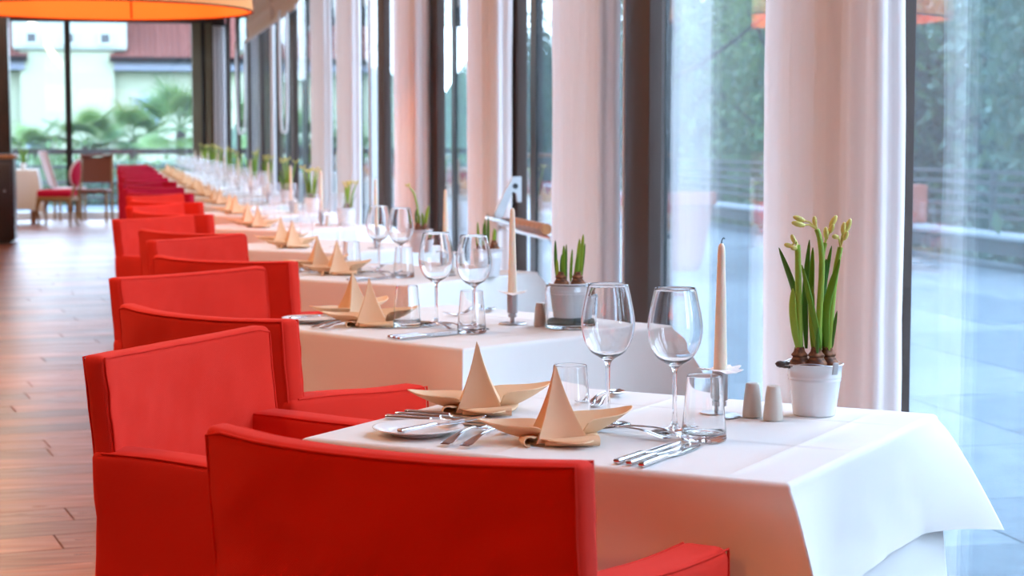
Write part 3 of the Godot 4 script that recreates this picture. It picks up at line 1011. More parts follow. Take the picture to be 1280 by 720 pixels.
func cloth_mesh(hx: float, hz: float, top: float, drop: float, tip: float, flare: float, sd: int, creases: bool, reach := 0.24) -> ArrayMesh:
	var st := ST()
	var r := 0.010
	var cx := [0.30, -0.06] if creases else []
	var cz := [0.06, -0.20] if creases else []
	var ridge := func(a: float, list: Array) -> float:
		var m := 0.0
		for c in list:
			m = maxf(m, 1.0 - absf(a - c) / 0.005)
		return m
	var lines := func(h: float, list: Array) -> Array:
		var s := []
		for i in 27:
			s.append(lerpf(-h, h, i / 26.0))
		for c in list:
			s.append_array([c - 0.005, c, c + 0.005])
		s.sort()
		return s
	var ix := hx - r
	var iz := hz - r
	var sx: Array = lines.call(ix, cx)
	var sz: Array = lines.call(iz, cz)
	var ht := func(x: float, z: float) -> float:
		var edge := smoothstep(0.0, 0.06, minf(ix - absf(x), iz - absf(z)))
		return top + edge * (0.0017 * maxf(ridge.call(x, cx), ridge.call(z, cz)) + 0.0009 * noise.get_noise_2d(x * 5.0 + sd * 3.7, z * 5.0))
	grid(st, sx.size() - 1, sz.size() - 1, func(u: float, v: float) -> Vector3:
		var x: float = sx[int(round(u * (sx.size() - 1)))]
		var z: float = sz[int(round((1.0 - v) * (sz.size() - 1)))]
		return Vector3(x, ht.call(x, z), z))
	var rows := 16
	for side in 4:
		var half: float = ix if side % 2 == 0 else iz
		var list: Array = cx if side % 2 == 0 else cz
		var n0: float = iz if side % 2 == 0 else ix
		var ss: Array = []
		for i in 45:
			var q := -1.0 + 2.0 * i / 44.0
			ss.append(signf(q) * (1.0 - pow(1.0 - absf(q), 1.5)))
		grid(st, 44, rows, func(u: float, v: float) -> Vector3:
			var k := 1.0 - v
			var b := 0.0
			var e := 0.0
			var y := top
			var q: float = ss[int(round(u * 44))]
			var w := 0.0
			if k < 0.25:
				var a := k / 0.25 * PI / 2.0
				b = r * sin(a)
				e = r * sin(a)
				y = top - r * (1.0 - cos(a))
			else:
				w = (k - 0.25) / 0.75
				e = r + flare * pow(w, 0.85)
				b = r
			var along := q * (half + e)
			var dist := half + e - absf(along)
			var tent := pow(maxf(0.0, 1.0 - dist / reach), 1.6)
			var wave := noise.get_noise_2d(along * 2.4 + side * 9.1 + sd * 5.3, w * 0.5) * 0.016 * w * (1.0 - tent)
			b += (0.010 * w + wave) + (e - b - 0.010 * w - wave) * tent
			if k < 0.25:
				b = e
			b += 0.0016 * w * ridge.call(along * (half / (half + e)), list)
			if k >= 0.25:
				y = top - r - w * (drop - r + (tip - drop) * tent)
			var o := n0 + b
			match side:
				0: return Vector3(along, y, o)
				1: return Vector3(o, y, -along)
				2: return Vector3(-along, y, -o)
			return Vector3(-o, y, along))
	return done(st)

func napkin_mesh() -> ArrayMesh:
	var st := ST()
	var apex := Vector3(-0.006, 0.116, 0.0)
	for k in 4:
		var a := k * PI / 2.0
		var rot := Basis(Vector3.UP, a)
		# upright panel between two ridges, its foot slightly drawn in
		var c0 := rot * Vector3(-0.039, 0.003, 0.039)
		var c1 := rot * Vector3(0.039, 0.003, 0.039)
		var out := rot * Vector3(0, 0, 1)
		var f := func(u: float, v: float) -> Vector3:
			var l := c0.lerp(apex, v) + (c0 - Vector3(apex.x, 0, 0)).normalized() * -0.0055 * sin(v * PI)
			var r := c1.lerp(apex, v) + (c1 - Vector3(apex.x, 0, 0)).normalized() * -0.0055 * sin(v * PI)
			var dent: float = [0.006, 0.005, 0.010, 0.020][k]
			return l.lerp(r, u) + out * (-dent * sin(u * PI) * (1.0 - v * v) + 0.003 * sin(u * PI) * sin(v * PI))
		sheet(st, 14, 16, f, 0.0016, k * 30 + 1)
		# petal: a folded boat with a raised tip
		var lift: float = [0.008, 0.046, 0.020, 0.034][k]
		var reach: float = [0.088, 0.126, 0.100, 0.122][k]
		var yaw := Basis(Vector3.UP, a + [0.25, 0.30, 0.0, -0.12][k])
		var g := func(u: float, v: float) -> Vector3:
			var s := (u - 0.5) * 2.0
			var w := 0.050 * pow(1.0 - v, 0.66) * (0.80 + 0.40 * v) + 0.0010
			var keel := 0.003 + lift * 0.92 * pow(v, 1.7)
			var edge := keel + (0.006 + lift * (0.55 + 0.45 * sqrt(v)) - keel) * pow(1.0 - v, 0.45)
			edge = maxf(edge, keel + 0.0005)
			return yaw * Vector3(s * w, lerpf(keel, edge, pow(absf(s), 1.3)), lerpf(0.028, reach, v))
		sheet(st, 16, 16, g, 0.0018, k * 30 + 8)
		# rolled edge where the petal was folded under
		var hroll := func(u: float, v: float) -> Vector3:
			var s := (u - 0.5) * 2.0
			var ang := v * PI * 1.25
			var ry: float = 0.0055 + 0.002 * s
			return rot * Vector3(s * 0.040 + 0.012, ry * (1.0 - cos(ang)) * 0.9 + 0.001, 0.046 + 0.016 * sin(ang) * (1.0 - s * s * 0.5) + 0.006 * s)
		sheet(st, 14, 10, hroll, 0.0012, k * 30 + 16)
	return done(st)

func wine_profile(solid: bool) -> Array:
	var o := smooth_profile([Vector2(0.0, 0.0), Vector2(0.034, 0.0), Vector2(0.0362, 0.0012), Vector2(0.034, 0.0026), Vector2(0.015, 0.0055), Vector2(0.0055, 0.014), Vector2(0.0036, 0.034), Vector2(0.0034, 0.075), Vector2(0.0042, 0.097), Vector2(0.011, 0.106), Vector2(0.027, 0.1165), Vector2(0.0385, 0.136), Vector2(0.0428, 0.158), Vector2(0.0418, 0.176), Vector2(0.0365, 0.203), Vector2(0.0318, 0.2245)], 4)
	if not solid:
		return o
	o.append(Vector2(0.0314, 0.2252))
	o.append(Vector2(0.0310, 0.2245))
	o.append_array(smooth_profile([Vector2(0.0308, 0.2235), Vector2(0.0356, 0.203), Vector2(0.0409, 0.176), Vector2(0.0419, 0.158), Vector2(0.0376, 0.137), Vector2(0.0262, 0.118), Vector2(0.009, 0.1092), Vector2(0.0, 0.1075)], 4))
	return o

func cutlery_blade(st: SurfaceTool, pts: Array, thick: float) -> void:
	# pts: (x along, half width, height)
	var f := func(u: float, v: float, up: bool) -> Vector3:
		var t := u * (pts.size() - 1)
		var i := mini(int(t), pts.size() - 2)
		var q: Vector3 = (pts[i] as Vector3).cubic_interpolate(pts[i + 1], pts[maxi(i - 1, 0)], pts[mini(i + 2, pts.size() - 1)], t - i)
		var s := (v - 0.5) * 2.0
		return Vector3(s * maxf(q.y, 0.0003), q.z + (thick * (1.0 - s * s * 0.7) if up else 0.0), -q.x)
	grid(st, 40, 6, func(u: float, v: float) -> Vector3: return f.call(u, 1.0 - v, true))
	grid(st, 40, 6, func(u: float, v: float) -> Vector3: return f.call(u, v, false))
	for e in [0.0, 1.0]:
		grid(st, 40, 1, func(u: float, v: float) -> Vector3: return (f.call(u, e, false) as Vector3).lerp(f.call(u, e, true), v if e == 0.0 else 1.0 - v))
	for e in [0.0, 1.0]:
		grid(st, 6, 1, func(u: float, v: float) -> Vector3: return (f.call(e, u, false) as Vector3).lerp(f.call(e, u, true), 1.0 - v if e == 0.0 else v), 3)

func make_knife(len := 0.21) -> Node3D:
	var t := thing("table_knife", "", "knife", Vector3.ZERO, 0, "silver table knives")
	var k := len / 0.21
	var h := ST()
	rbox(h, Vector3(0.011, 0.007, 0.085 * k), 0.0028, Vector3i(1, 1, 4), Vector3(0, 0.0036, -0.0425 * k))
	part("handle", done(h), M.silver, t)
	var b := ST()
	cutlery_blade(b, [Vector3(0.083 * k, 0.0045, 0.002), Vector3(0.095 * k, 0.006, 0.002), Vector3(0.12 * k, 0.0095, 0.001), Vector3(0.17 * k, 0.0095, 0.001), Vector3(0.20 * k, 0.006, 0.001), Vector3(0.21 * k, 0.001, 0.001)], 0.0016)
	part("blade", done(b), M.silver, t)
	return t

func make_fork(len := 0.20) -> Node3D:
	var t := thing("table_fork", "", "fork", Vector3.ZERO, 0, "silver table forks")
	var k := len / 0.20
	var h := ST()
	cutlery_blade(h, [Vector3(0, 0.0075, 0.0035), Vector3(0.015 * k, 0.0085, 0.005), Vector3(0.06 * k, 0.0045, 0.012), Vector3(0.11 * k, 0.003, 0.012), Vector3(0.135 * k, 0.006, 0.006), Vector3(0.15 * k, 0.0115, 0.003), Vector3(0.158 * k, 0.0115, 0.0028)], 0.0022)
	part("handle", done(h), M.silver, t)
	for i in 4:
		var st := ST()
		var x := (i - 1.5) * 0.006
		tube(st, curve3([Vector3(x, 0.004, -0.155 * k), Vector3(x, 0.0035, -0.175 * k), Vector3(x * 0.93, 0.007, -0.192 * k), Vector3(x * 0.9, 0.012, -0.202 * k)], 4), func(v: float) -> Vector2: return Vector2(lerpf(0.0017, 0.0008, v), 0.0009), 6)
		part("tine", done(st), M.silver, t)
	return t

func make_spoon(len := 0.17) -> Node3D:
	var t := thing("dessert_spoon", "", "spoon", Vector3.ZERO, 0, "silver dessert spoons")
	var k := len / 0.17
	var h := ST()
	cutlery_blade(h, [Vector3(0, 0.007, 0.003), Vector3(0.014 * k, 0.008, 0.004), Vector3(0.05 * k, 0.004, 0.010), Vector3(0.10 * k, 0.0028, 0.011), Vector3(0.122 * k, 0.005, 0.006)], 0.002)
	part("handle", done(h), M.silver, t)
	var b := ST()
	sheet(b, 14, 10, func(u: float, v: float) -> Vector3:
		var w := sin(clampf(v, 0.0, 1.0) * PI) * 0.017 + 0.0008
		var s := (u - 0.5) * 2.0
		return Vector3(s * w, 0.0015 + 0.007 * (s * s * sin(v * PI) + pow(2.0 * v - 1.0, 2.0)), -lerpf(0.118, 0.170, v) * k), 0.0012)
	part("bowl", done(b), M.silver, t)
	return t

func shoot(st: SurfaceTool, pts: Array, w: float, flat: float, side: Vector3) -> void:
	tube(st, curve3(pts, 6), func(v: float) -> Vector2:
		var k := sin(clampf(v * 0.93 + 0.07, 0.0, 1.0) * PI) if flat < 0.6 else 1.0
		var e := lerpf(0.55, 1.0, minf(v * 4.0, 1.0)) * sqrt(clampf((1.0 - v) * 3.5, 0.02, 1.0))
		return Vector2(w * e * lerpf(1.0, 0.6 + 0.4 * k, 0.5), w * flat * e), 8, side)

# plant: leaves [[base, mid, tip, width, material]], stems [[points, buds]], in metres above the rim
func plant(label: String, at: Vector3, turn: float, bulbs: Array, leaves: Array, stems: Array, handle: bool, rtop := 0.046, hpot := 0.086) -> Node3D:
	var t := thing("potted_narcissus", label, "potted plant", at, turn, "potted spring bulbs on the tables")
	var p := ST()
	var rb := rtop * 0.76
	lathe(p, [Vector2(0, 0), Vector2(rb - 0.001, 0), Vector2(rb, 0.002), Vector2(lerpf(rb, rtop, 0.66), hpot * 0.66), Vector2(lerpf(rb, rtop, 0.68) + 0.001, hpot * 0.68), Vector2(lerpf(rb, rtop, 0.70), hpot * 0.70), Vector2(lerpf(rb, rtop, 0.73), hpot * 0.73), Vector2(lerpf(rb, rtop, 0.75) + 0.001, hpot * 0.75), Vector2(lerpf(rb, rtop, 0.77), hpot * 0.77), Vector2(rtop - 0.0015, hpot - 0.003), Vector2(rtop + 0.001, hpot - 0.0025), Vector2(rtop + 0.0016, hpot - 0.0008), Vector2(rtop, hpot), Vector2(rtop - 0.002, hpot - 0.002), Vector2(rtop - 0.004, hpot * 0.8), Vector2(0, hpot * 0.8)], 40)
	part("pot", done(p), M.enamel, t)
	var so := ST()
	lathe(so, [Vector2(rtop - 0.0045, hpot * 0.82), Vector2(rtop * 0.6, hpot * 0.90), Vector2(0, hpot * 0.92)], 24)
	part("soil", done(so), M.soil, t)
	if handle:
		var ear := ST()
		for s in [-1.0, 1.0]:
			rbox(ear, Vector3(0.010, 0.020, 0.003), 0.001, Vector3i(1, 1, 1), Vector3(s * 0.0, hpot - 0.006, 0))
		part("ear", done(ear), M.enamel, t, Vector3(0.020, 0.003, 0.0415), Vector3(8, 26, 0))
		var w := ST()
		rod(w, Array(curve3([Vector3(0.022, hpot - 0.002, 0.043), Vector3(-0.015, hpot + 0.004, 0.052), Vector3(-0.046, hpot - 0.001, 0.030), Vector3(-0.054, hpot - 0.002, -0.005), Vector3(-0.030, hpot + 0.002, -0.040), Vector3(-0.012, hpot - 0.004, -0.046)], 6)), 0.0008, 6)
		part("bail", done(w), M.brushed_steel, t)
		var hg := ST()
		var hp := []
		for i in 9:
			hp.append(Vector2([0.0, 0.0045, 0.0058, 0.0054, 0.0060, 0.0054, 0.0058, 0.0045, 0.0][i], (i - 4) * 0.0046))
		lathe(hg, hp, 14)
		part("grip", done(hg), M.grip_wood, t, Vector3(-0.051, hpot - 0.002, 0.012), Vector3(0, 18, 82))
	for b in bulbs:
		var bs := ST()
		var bp: Array = smooth_profile([Vector2(0.010, -0.012), Vector2(0.0165, -0.002), Vector2(0.0155, 0.008), Vector2(0.0115, 0.0135), Vector2(0.0125, 0.018), Vector2(0.0085, 0.026), Vector2(0.0075, 0.031)], 4)
		grid(bs, 20, bp.size() - 1, func(u: float, v: float) -> Vector3:
			var q: Vector2 = bp[int(round(v * (bp.size() - 1)))]
			var rr := q.x * (1.0 + 0.10 * sin(u * TAU * 5.0 + v * 6.0) + 0.05 * sin(v * 30.0))
			return Vector3(rr * cos(u * TAU), q.y, -rr * sin(u * TAU)))
		part("bulb", done(bs), M.bulb_skin, t, Vector3(b.x, hpot - 0.004, b.y))
	for l in leaves:
		var ls := ST()
		var up := Vector3(0, hpot, 0)
		shoot(ls, [l[0] + up, l[1] + up, l[2] + up], l[3], 0.22, Vector3(1, 0, 0.35))
		part("leaf", done(ls), M["leaf_%d" % l[4]], t)
	for s in stems:
		var ss := ST()
		var pts := []
		for q in s[0]:
			pts.append(q + Vector3(0, hpot, 0))
		tube(ss, curve3(pts, 6), func(v: float) -> Vector2: return Vector2.ONE * s[2] * (1.25 - 0.35 * v), 8)
		var sm := part("stem", done(ss), M.leaf_2, t)
		for b in s[1]:
			# each bud on its own short stalk: [stalk end, direction, size]
			var bs := ST()
			var e: Vector3 = b[0] + Vector3(0, hpot, 0)
			var top: Vector3 = pts[-1]
			rod(bs, [top, top.lerp(e, 0.5) + Vector3(0, 0.004, 0), e], 0.0017, 6)
			var d: Vector3 = (b[1] as Vector3).normalized()
			var bx := d.cross(Vector3(0.1, 0.2, 1.0)).normalized()
			ball(bs, e + d * b[2] * 0.6, Vector3(0.0042, b[2], 0.0042) * (b[2] / 0.009 if b[2] > 0.009 else 1.0), Basis(bx, d, bx.cross(d)), 10)
			part("bud", done(bs), M.bud, sm)
	return t

const TABLES := [[0.8055, -2.776, -41.0], [0.82, -4.385, -57.0], [0.889, -6.10, -47.7], [0.87, -7.68, -46.0], [0.86, -9.42, -44.0], [0.86, -11.05, -47.0], [0.86, -12.65, -45.0], [0.86, -14.25, -42.0], [0.87, -15.85, -46.0], [0.85, -17.45, -44.0], [0.87, -19.05, -47.0], [0.86, -20.65, -43.0], [0.86, -22.25, -45.0], [0.86, -23.85, -46.0]]
const WHICH := ["nearest table", "second table from the front", "third table from the front", "fourth table from the front", "fifth table from the front", "sixth table from the front"]
const FAR_SET := "one of the blurred far tables in the row along the windows"

func at_table(i: int, x: float, z: float, y := 0.75) -> Vector3:
	var a := deg_to_rad(TABLES[i][2])
	return Vector3(TABLES[i][0] + x * cos(a) + z * sin(a), y, TABLES[i][1] - x * sin(a) + z * cos(a))

func put(proto: String, label: String, at: Vector3, turn := 0.0) -> Node3D:
	# the first copy is the prototype itself
	var src: Node3D = P[proto]
	if src.has_meta("placed"):
		var o := dup(src, label, at, turn)
		o.remove_meta("placed")
		return o
	src.set_meta("placed", true)
	src.position = at
	src.rotation_degrees = Vector3(0, turn, 0)
	src.set_meta("label", label)
	return src

func protos() -> void:
	P.chair = chair_proto("red_cover", M.piping, "", "slipcovered armchairs along the row of tables")
	# table
	var dt := thing("dining_table", "", "table", Vector3.ZERO, 0, "square dining tables along the windows")
	part("tabletop", rbox_mesh(Vector3(0.76, 0.028, 0.68), 0.006, Vector3(0, 0.727, 0)), M.light_wood, dt)
	for s in [[-0.31, -0.27], [0.31, -0.27], [-0.31, 0.27], [0.31, 0.27]]:
		part("leg", rbox_mesh(Vector3(0.05, 0.713, 0.05), 0.006, Vector3(0, 0.3565, 0)), M.light_wood, dt, Vector3(s[0], 0, s[1]))
	P.table = dt
	# glassware
	for q in [["wine", true, "glass"], ["wine_far", false, "glint_tinted_glass"]]:
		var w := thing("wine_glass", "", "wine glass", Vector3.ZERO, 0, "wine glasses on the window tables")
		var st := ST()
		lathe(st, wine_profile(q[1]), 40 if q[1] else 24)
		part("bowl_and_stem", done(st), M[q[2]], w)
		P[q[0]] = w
	var tu := thing("water_tumbler", "", "tumbler", Vector3.ZERO, 0, "water tumblers on the window tables")
	var ts := ST()
	lathe(ts, [Vector2(0, 0.0), Vector2(0.029, 0.0), Vector2(0.031, 0.0001), Vector2(0.0333, 0.0009), Vector2(0.0343, 0.0026), Vector2(0.0345, 0.0040), Vector2(0.03445, 0.0050), Vector2(0.0305, 0.052), Vector2(0.02660, 0.0975), Vector2(0.02653, 0.0983), Vector2(0.0263, 0.0990), Vector2(0.0260, 0.0992), Vector2(0.0257, 0.0990), Vector2(0.02555, 0.0983), Vector2(0.02555, 0.0975), Vector2(0.0294, 0.052), Vector2(0.0327, 0.0155), Vector2(0.0325, 0.0135), Vector2(0.0312, 0.0118), Vector2(0.029, 0.0108), Vector2(0.024, 0.0100), Vector2(0, 0.0095)], 40)
	part("glass_body", done(ts), M.glass, tu)
	P.tumbler = tu
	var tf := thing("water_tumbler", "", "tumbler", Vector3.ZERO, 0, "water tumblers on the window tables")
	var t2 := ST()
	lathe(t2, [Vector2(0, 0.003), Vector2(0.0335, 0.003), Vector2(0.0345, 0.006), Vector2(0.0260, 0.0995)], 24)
	part("glass_body", done(t2), M.glint_tinted_glass, tf)
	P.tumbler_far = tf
	# candle holder and candle
	var ch := thing("candle_holder", "", "candle holder", Vector3.ZERO, 0, "steel candle holders on the window tables")
	var cs := ST()
	lathe(cs, [Vector2(0, 0), Vector2(0.0335, 0), Vector2(0.034, 0.0012), Vector2(0.0325, 0.0028), Vector2(0.006, 0.0038), Vector2(0.0055, 0.016), Vector2(0.010, 0.0165), Vector2(0.0108, 0.018), Vector2(0.0108, 0.024), Vector2(0.0085, 0.0245), Vector2(0.0085, 0.0255), Vector2(0.0128, 0.027), Vector2(0.0132, 0.030), Vector2(0.0132, 0.076), Vector2(0.0118, 0.0765), Vector2(0.0118, 0.066), Vector2(0, 0.066)], 32, -1)
	part("stand", done(cs), M.brushed_steel, ch)
	var pg := ST()
	sheet(pg, 48, 3, func(u: float, v: float) -> Vector3:
		var r := lerpf(0.0122, 0.034 + 0.0045 * sin(u * TAU * 9.0), v)
		return Vector3(r * cos(u * TAU), 0.0775 + 0.0035 * v * sin(u * TAU * 2.0 + 0.8) + 0.0015 * v * sin(u * TAU * 9.0), -r * sin(-u * TAU) * -1.0), 0.0006)
	part("drip_paper", done(pg), M.paper, ch)
	P.holder = ch
	var cd := thing("taper_candle", "", "candle", Vector3.ZERO, 0, "cream taper candles on the window tables")
	var cc := ST()
	lathe(cc, [Vector2(0, 0), Vector2(0.0112, 0.0), Vector2(0.0112, 0.015), Vector2(0.0062, 0.205), Vector2(0.0054, 0.212), Vector2(0.003, 0.217), Vector2(0, 0.218)], 24)
	part("candle_body", done(cc), M.wax, cd)
	var wk := ST()
	rod(wk, Array(curve3([Vector3(0, 0.215, 0), Vector3(0.0005, 0.222, 0), Vector3(0.003, 0.2265, 0.001), Vector3(0.005, 0.2245, 0.001)], 4)), 0.0009, 5)
	part("wick", done(wk), M.wick, cd)
	P.candle = cd
	# shaker
	var sk := thing("salt_shaker", "", "shaker", Vector3.ZERO, 0, "ceramic shakers on the window tables")
	var ss := ST()
	lathe(ss, smooth_profile([Vector2(0, 0), Vector2(0.0140, 0), Vector2(0.0158, 0.0015), Vector2(0.0160, 0.006), Vector2(0.0135, 0.035), Vector2(0.0112, 0.052), Vector2(0.0098, 0.0558), Vector2(0.006, 0.0562), Vector2(0, 0.0562)], 3), 28)
	part("shaker_body", done(ss), M.shaker, sk)
	var sh := ST()
	for k in 3:
		ball(sh, Vector3((k - 1) * 0.003, 0.0563, 0), Vector3(0.0007, 0.0004, 0.0007), Basis(), 6)
	part("holes", done(sh), M.wick, sk)
	P.shaker = sk
	# plate, cutlery, napkin
	var pl := thing("bread_plate", "", "plate", Vector3.ZERO, 0, "white bread plates")
	var ps := ST()
	lathe(ps, smooth_profile([Vector2(0, 0.0018), Vector2(0.036, 0.0018), Vector2(0.038, 0.0), Vector2(0.042, 0.0), Vector2(0.046, 0.0035), Vector2(0.068, 0.0095), Vector2(0.0705, 0.0108), Vector2(0.070, 0.0120), Vector2(0.060, 0.0100), Vector2(0.047, 0.0066), Vector2(0.040, 0.0045), Vector2(0, 0.0045)], 3), 48)
	part("dish", done(ps), M.porcelain, pl)
	P.plate = pl
	P.knife = make_knife()
	P.fork = make_fork()
	P.spoon = make_spoon()
	P.napkin = single("folded_napkin", napkin_mesh(), M.napkin, "", "napkin", Vector3.ZERO, 0, "tan napkins folded into stars")

func build_tables() -> void:
	protos()
	var cloths := [cloth_mesh(0.395, 0.355, 0.7515, 0.178, 0.205, 0.092, 1, true), cloth_mesh(0.395, 0.355, 0.7515, 0.178, 0.205, 0.090, 2, true), cloth_mesh(0.395, 0.355, 0.7515, 0.178, 0.205, 0.092, 3, false)]
	var unders := [cloth_mesh(0.387, 0.347, 0.7445, 0.66, 0.70, 0.055, 11, false, 0.3), cloth_mesh(0.387, 0.347, 0.7445, 0.66, 0.70, 0.055, 12, false, 0.3)]
	for i in TABLES.size():
		var far := i > 5
		var th: float = TABLES[i][2]
		var wh: String = FAR_SET if far else WHICH[i]
		var c := at_table(i, 0, 0, 0)
		# chairs: one with its back to the aisle side, one facing the windows
		var ca := at_table(i, [0.06, 0.05, 0.05, -0.02, 0.0, 0.02, 0.0, 0.0, 0.0, 0.0, 0.0, 0.0, 0.0, 0.0][i], 0.53, 0)
		var cb := at_table(i, -0.555, [0.06, -0.09, -0.02, 0.0, 0.0, 0.0, 0.0, 0.0, 0.0, 0.0, 0.0, 0.0, 0.0, 0.0][i], 0)
		var ta: float = th + [-0.8, 6.0, 7.0, -3.0, -6.0, 3.0, 4.0, -3.0, 5.0, 0.0, 3.0, -4.0, 2.0, 0.0][i]
		var tb: float = th - 90.0 + [2.0, 22.0, 22.0, 20.0, 12.0, 8.0, -6.0, 5.0, 0.0, -5.0, 4.0, 0.0, -3.0, 2.0][i]
		if i < 4:
			ca = [Vector3(0.503, 0, -2.333), Vector3(0.405, 0, -3.996), Vector3(0.513, 0, -5.71), Vector3(0.495, 0, -7.29)][i]
			cb = [Vector3(0.344, 0, -3.138), Vector3(0.383, 0, -4.758), Vector3(0.512, 0, -6.535), Vector3(0.395, 0, -8.227)][i]
			ta = [-42.5, -53.2, -43.4, -49.0][i]
			tb = [-125.5, -139.3, -130.8, -130.4][i]
		var la: String = "%s slipcovered armchair, outer back towards us, at the %s" % ["crimson" if far else "red", wh]
		var lb: String = "%s slipcovered armchair, inner back showing, at the %s" % ["crimson" if far else "red", wh]
		if far:
			la = "crimson slipcovered armchair in the blurred far part of the row"
			lb = la
		var a := put("chair", la, ca, ta)
		var b := put("chair", lb, cb, tb)
		if far:
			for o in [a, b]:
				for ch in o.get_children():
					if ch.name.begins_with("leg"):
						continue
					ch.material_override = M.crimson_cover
		put("table", "square table under two white cloths, %s" % wh if not far else "square cloth covered table in the blurred far part of the row", c, th)
		single("tablecloth", cloths[i] if i < 2 else cloths[2], M.cloth, ("white tablecloth with hanging corners on the %s" % wh) if not far else "white tablecloth in the blurred far part of the row", "tablecloth", c, th, "white tablecloths on the window tables")
		single("under_cloth", unders[i % 2], M.under_cloth, ("long white under cloth below the top cloth, %s" % wh) if not far else "long white under cloth in the blurred far part of the row", "under cloth", c, th, "long under cloths on the window tables")
		settings(i, far, wh)

func settings(i: int, far: bool, wh: String) -> void:
	var th: float = TABLES[i][2]
	var Y := 0.7528
	var on := func(x: float, z: float, y := 0.7528) -> Vector3: return at_table(i, x, z, y)
	# napkins
	var n2: Vector3 = on.call(-0.01, 0.185)
	var n1: Vector3 = on.call(-0.255, -0.03)
	if i == 0:
		n2 = Vector3(0.652, Y, -2.645); n1 = Vector3(0.596, Y, -2.965)
	elif i == 1:
		n2 = Vector3(0.612, Y, -4.385); n1 = Vector3(0.598, Y, -4.60)
	elif i == 2:
		n2 = Vector3(0.735, Y, -6.06); n1 = Vector3(0.70, Y, -6.34)
	put("napkin", "tan star napkin nearer the viewer of the pair, %s" % wh if not far else "tan folded napkin on one of the blurred far tables", n2, [-4.0, -8.0, 4.0, 10.0, 0.0, 14.0, 5.0][i % 7])
	put("napkin", "tan star napkin farther back of the pair, %s" % wh if not far else "tan folded napkin on one of the blurred far tables", n1, [-12.0, 24.0, 12.0, -4.0, 8.0, 2.0, 18.0][i % 7])
	# glasses
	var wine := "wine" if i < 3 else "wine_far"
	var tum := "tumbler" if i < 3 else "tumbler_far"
	var g1: Vector3 = [Vector3(0.766, Y, -2.781), Vector3(0.770, Y, -4.376), Vector3(0.882, Y, -6.135), Vector3(0.812, Y, -7.581)][i] if i < 4 else on.call(-0.03, 0.03)
	var g2: Vector3 = [Vector3(0.846, Y, -2.682), Vector3(0.837, Y, -4.240), Vector3(0.927, Y, -5.94), Vector3(0.916, Y, -7.558)][i] if i < 4 else on.call(0.13, 0.10)
	put(wine, "wine glass farther from the candle, %s" % wh if not far else "wine glass on one of the blurred far tables", g1)
	put(wine, "wine glass closer to the candle, %s" % wh if not far else "wine glass on one of the blurred far tables", g2)
	if far:
		put(wine, "wine glass on one of the blurred far tables", on.call(-0.12, -0.13))
		put(wine, "wine glass on one of the blurred far tables", on.call(0.24, 0.05))
		put(wine, "wine glass on one of the blurred far tables", on.call(0.05, -0.22))
		put(wine, "wine glass on one of the blurred far tables", on.call(0.30, 0.16))
	var t1: Vector3 = [Vector3(0.868, Y, -2.604), Vector3(0.817, Y, -4.165), Vector3(0.925, Y, -5.865)][i] if i < 3 else on.call(0.17, 0.04)
	var t2: Vector3 = [Vector3(0.700, Y, -2.765), Vector3(0.692, Y, -4.34), Vector3(0.80, Y, -6.22)][i] if i < 3 else on.call(-0.14, -0.06)
	put(tum, "water tumbler nearer the candle, %s" % wh if not far else "water tumbler on one of the blurred far tables", t1)
	put(tum, "water tumbler half hidden by napkins, %s" % wh if not far else "water tumbler on one of the blurred far tables", t2)
	# candle
	var cp: Vector3 = [Vector3(0.970, Y, -2.828), Vector3(0.955, Y, -4.350), Vector3(1.077, Y, -5.935), Vector3(1.06, Y, -7.45)][i] if i < 4 else on.call(0.13, -0.15)
	put("holder", "steel candle holder with pale drip paper on the %s" % wh if not far else "steel candle holder on one of the blurred far tables", cp, [0.0, 150.0, 40.0, 90.0][i % 4])
	var cd := put("candle", "unlit cream taper candle standing on the %s" % wh if not far else "cream candle on one of the blurred far tables", cp + Vector3(0, 0.0665, 0), 20.0 * i)
	# shakers
	if i == 0:
		put("shaker", "left one of the two grey shakers beside the white flowerpot", Vector3(1.019, Y, -2.809))
		put("shaker", "grey shaker touching closest to the white flowerpot, right of its twin", Vector3(1.040, Y, -2.768))
	elif i == 1:
		put("shaker", "grey shaker standing beside the glass jar of bulbs", Vector3(1.010, Y, -4.285))
	elif not far:
		put("shaker", "small grey shaker beside the flowerpot on the %s" % wh, on.call(0.19, -0.13))
	plants(i, far, wh)
	# plates and cutlery
	if i < 3:
		var px: float = [-0.250, -0.285, -0.28][i]
		var pz: float = [0.245, 0.225, 0.22][i]
		put("plate", "white bread plate with a butter knife on it, %s" % wh, on.call(px, pz))
		put("knife", "butter knife lying across the bread plate, %s" % wh, on.call(px + 0.012, pz + 0.075, 0.7648), th - 9.0)
		put("fork", "fork closest to the bread plate, %s" % wh, on.call(-0.155, 0.325), th + 7.0)
		put("fork", "fork closest to the nearer napkin, %s" % wh, on.call(-0.122, 0.325), th + 5.0)
		for k in 3:
			put("knife", ["outermost", "middle", "innermost"][2 - k] + " of three knives right of the napkin, %s" % wh, on.call(0.130 + k * 0.021, 0.335 + k * 0.004), th - 2.0 + k)
		put("spoon", "dessert spoon lying behind the three knives, %s" % wh, on.call(0.115, 0.118), th + 76.0)
		put("fork", "dessert fork crossing the dessert spoon, %s" % wh, on.call(-0.02, 0.085), th - 92.0)
		for k in 3:
			put("knife", ["nearest", "middle", "farthest"][k] + " of three knives behind the plate, %s" % wh, on.call(-0.378, 0.138 - k * 0.030), th - 90.0 + 3.0)
		put("spoon", "spoon lying behind the napkins, %s" % wh, on.call(-0.13, -0.135), th + 12.0)
		put("fork", "fork beside the spoon behind the napkins, %s" % wh, on.call(-0.17, -0.30), th - 172.0)

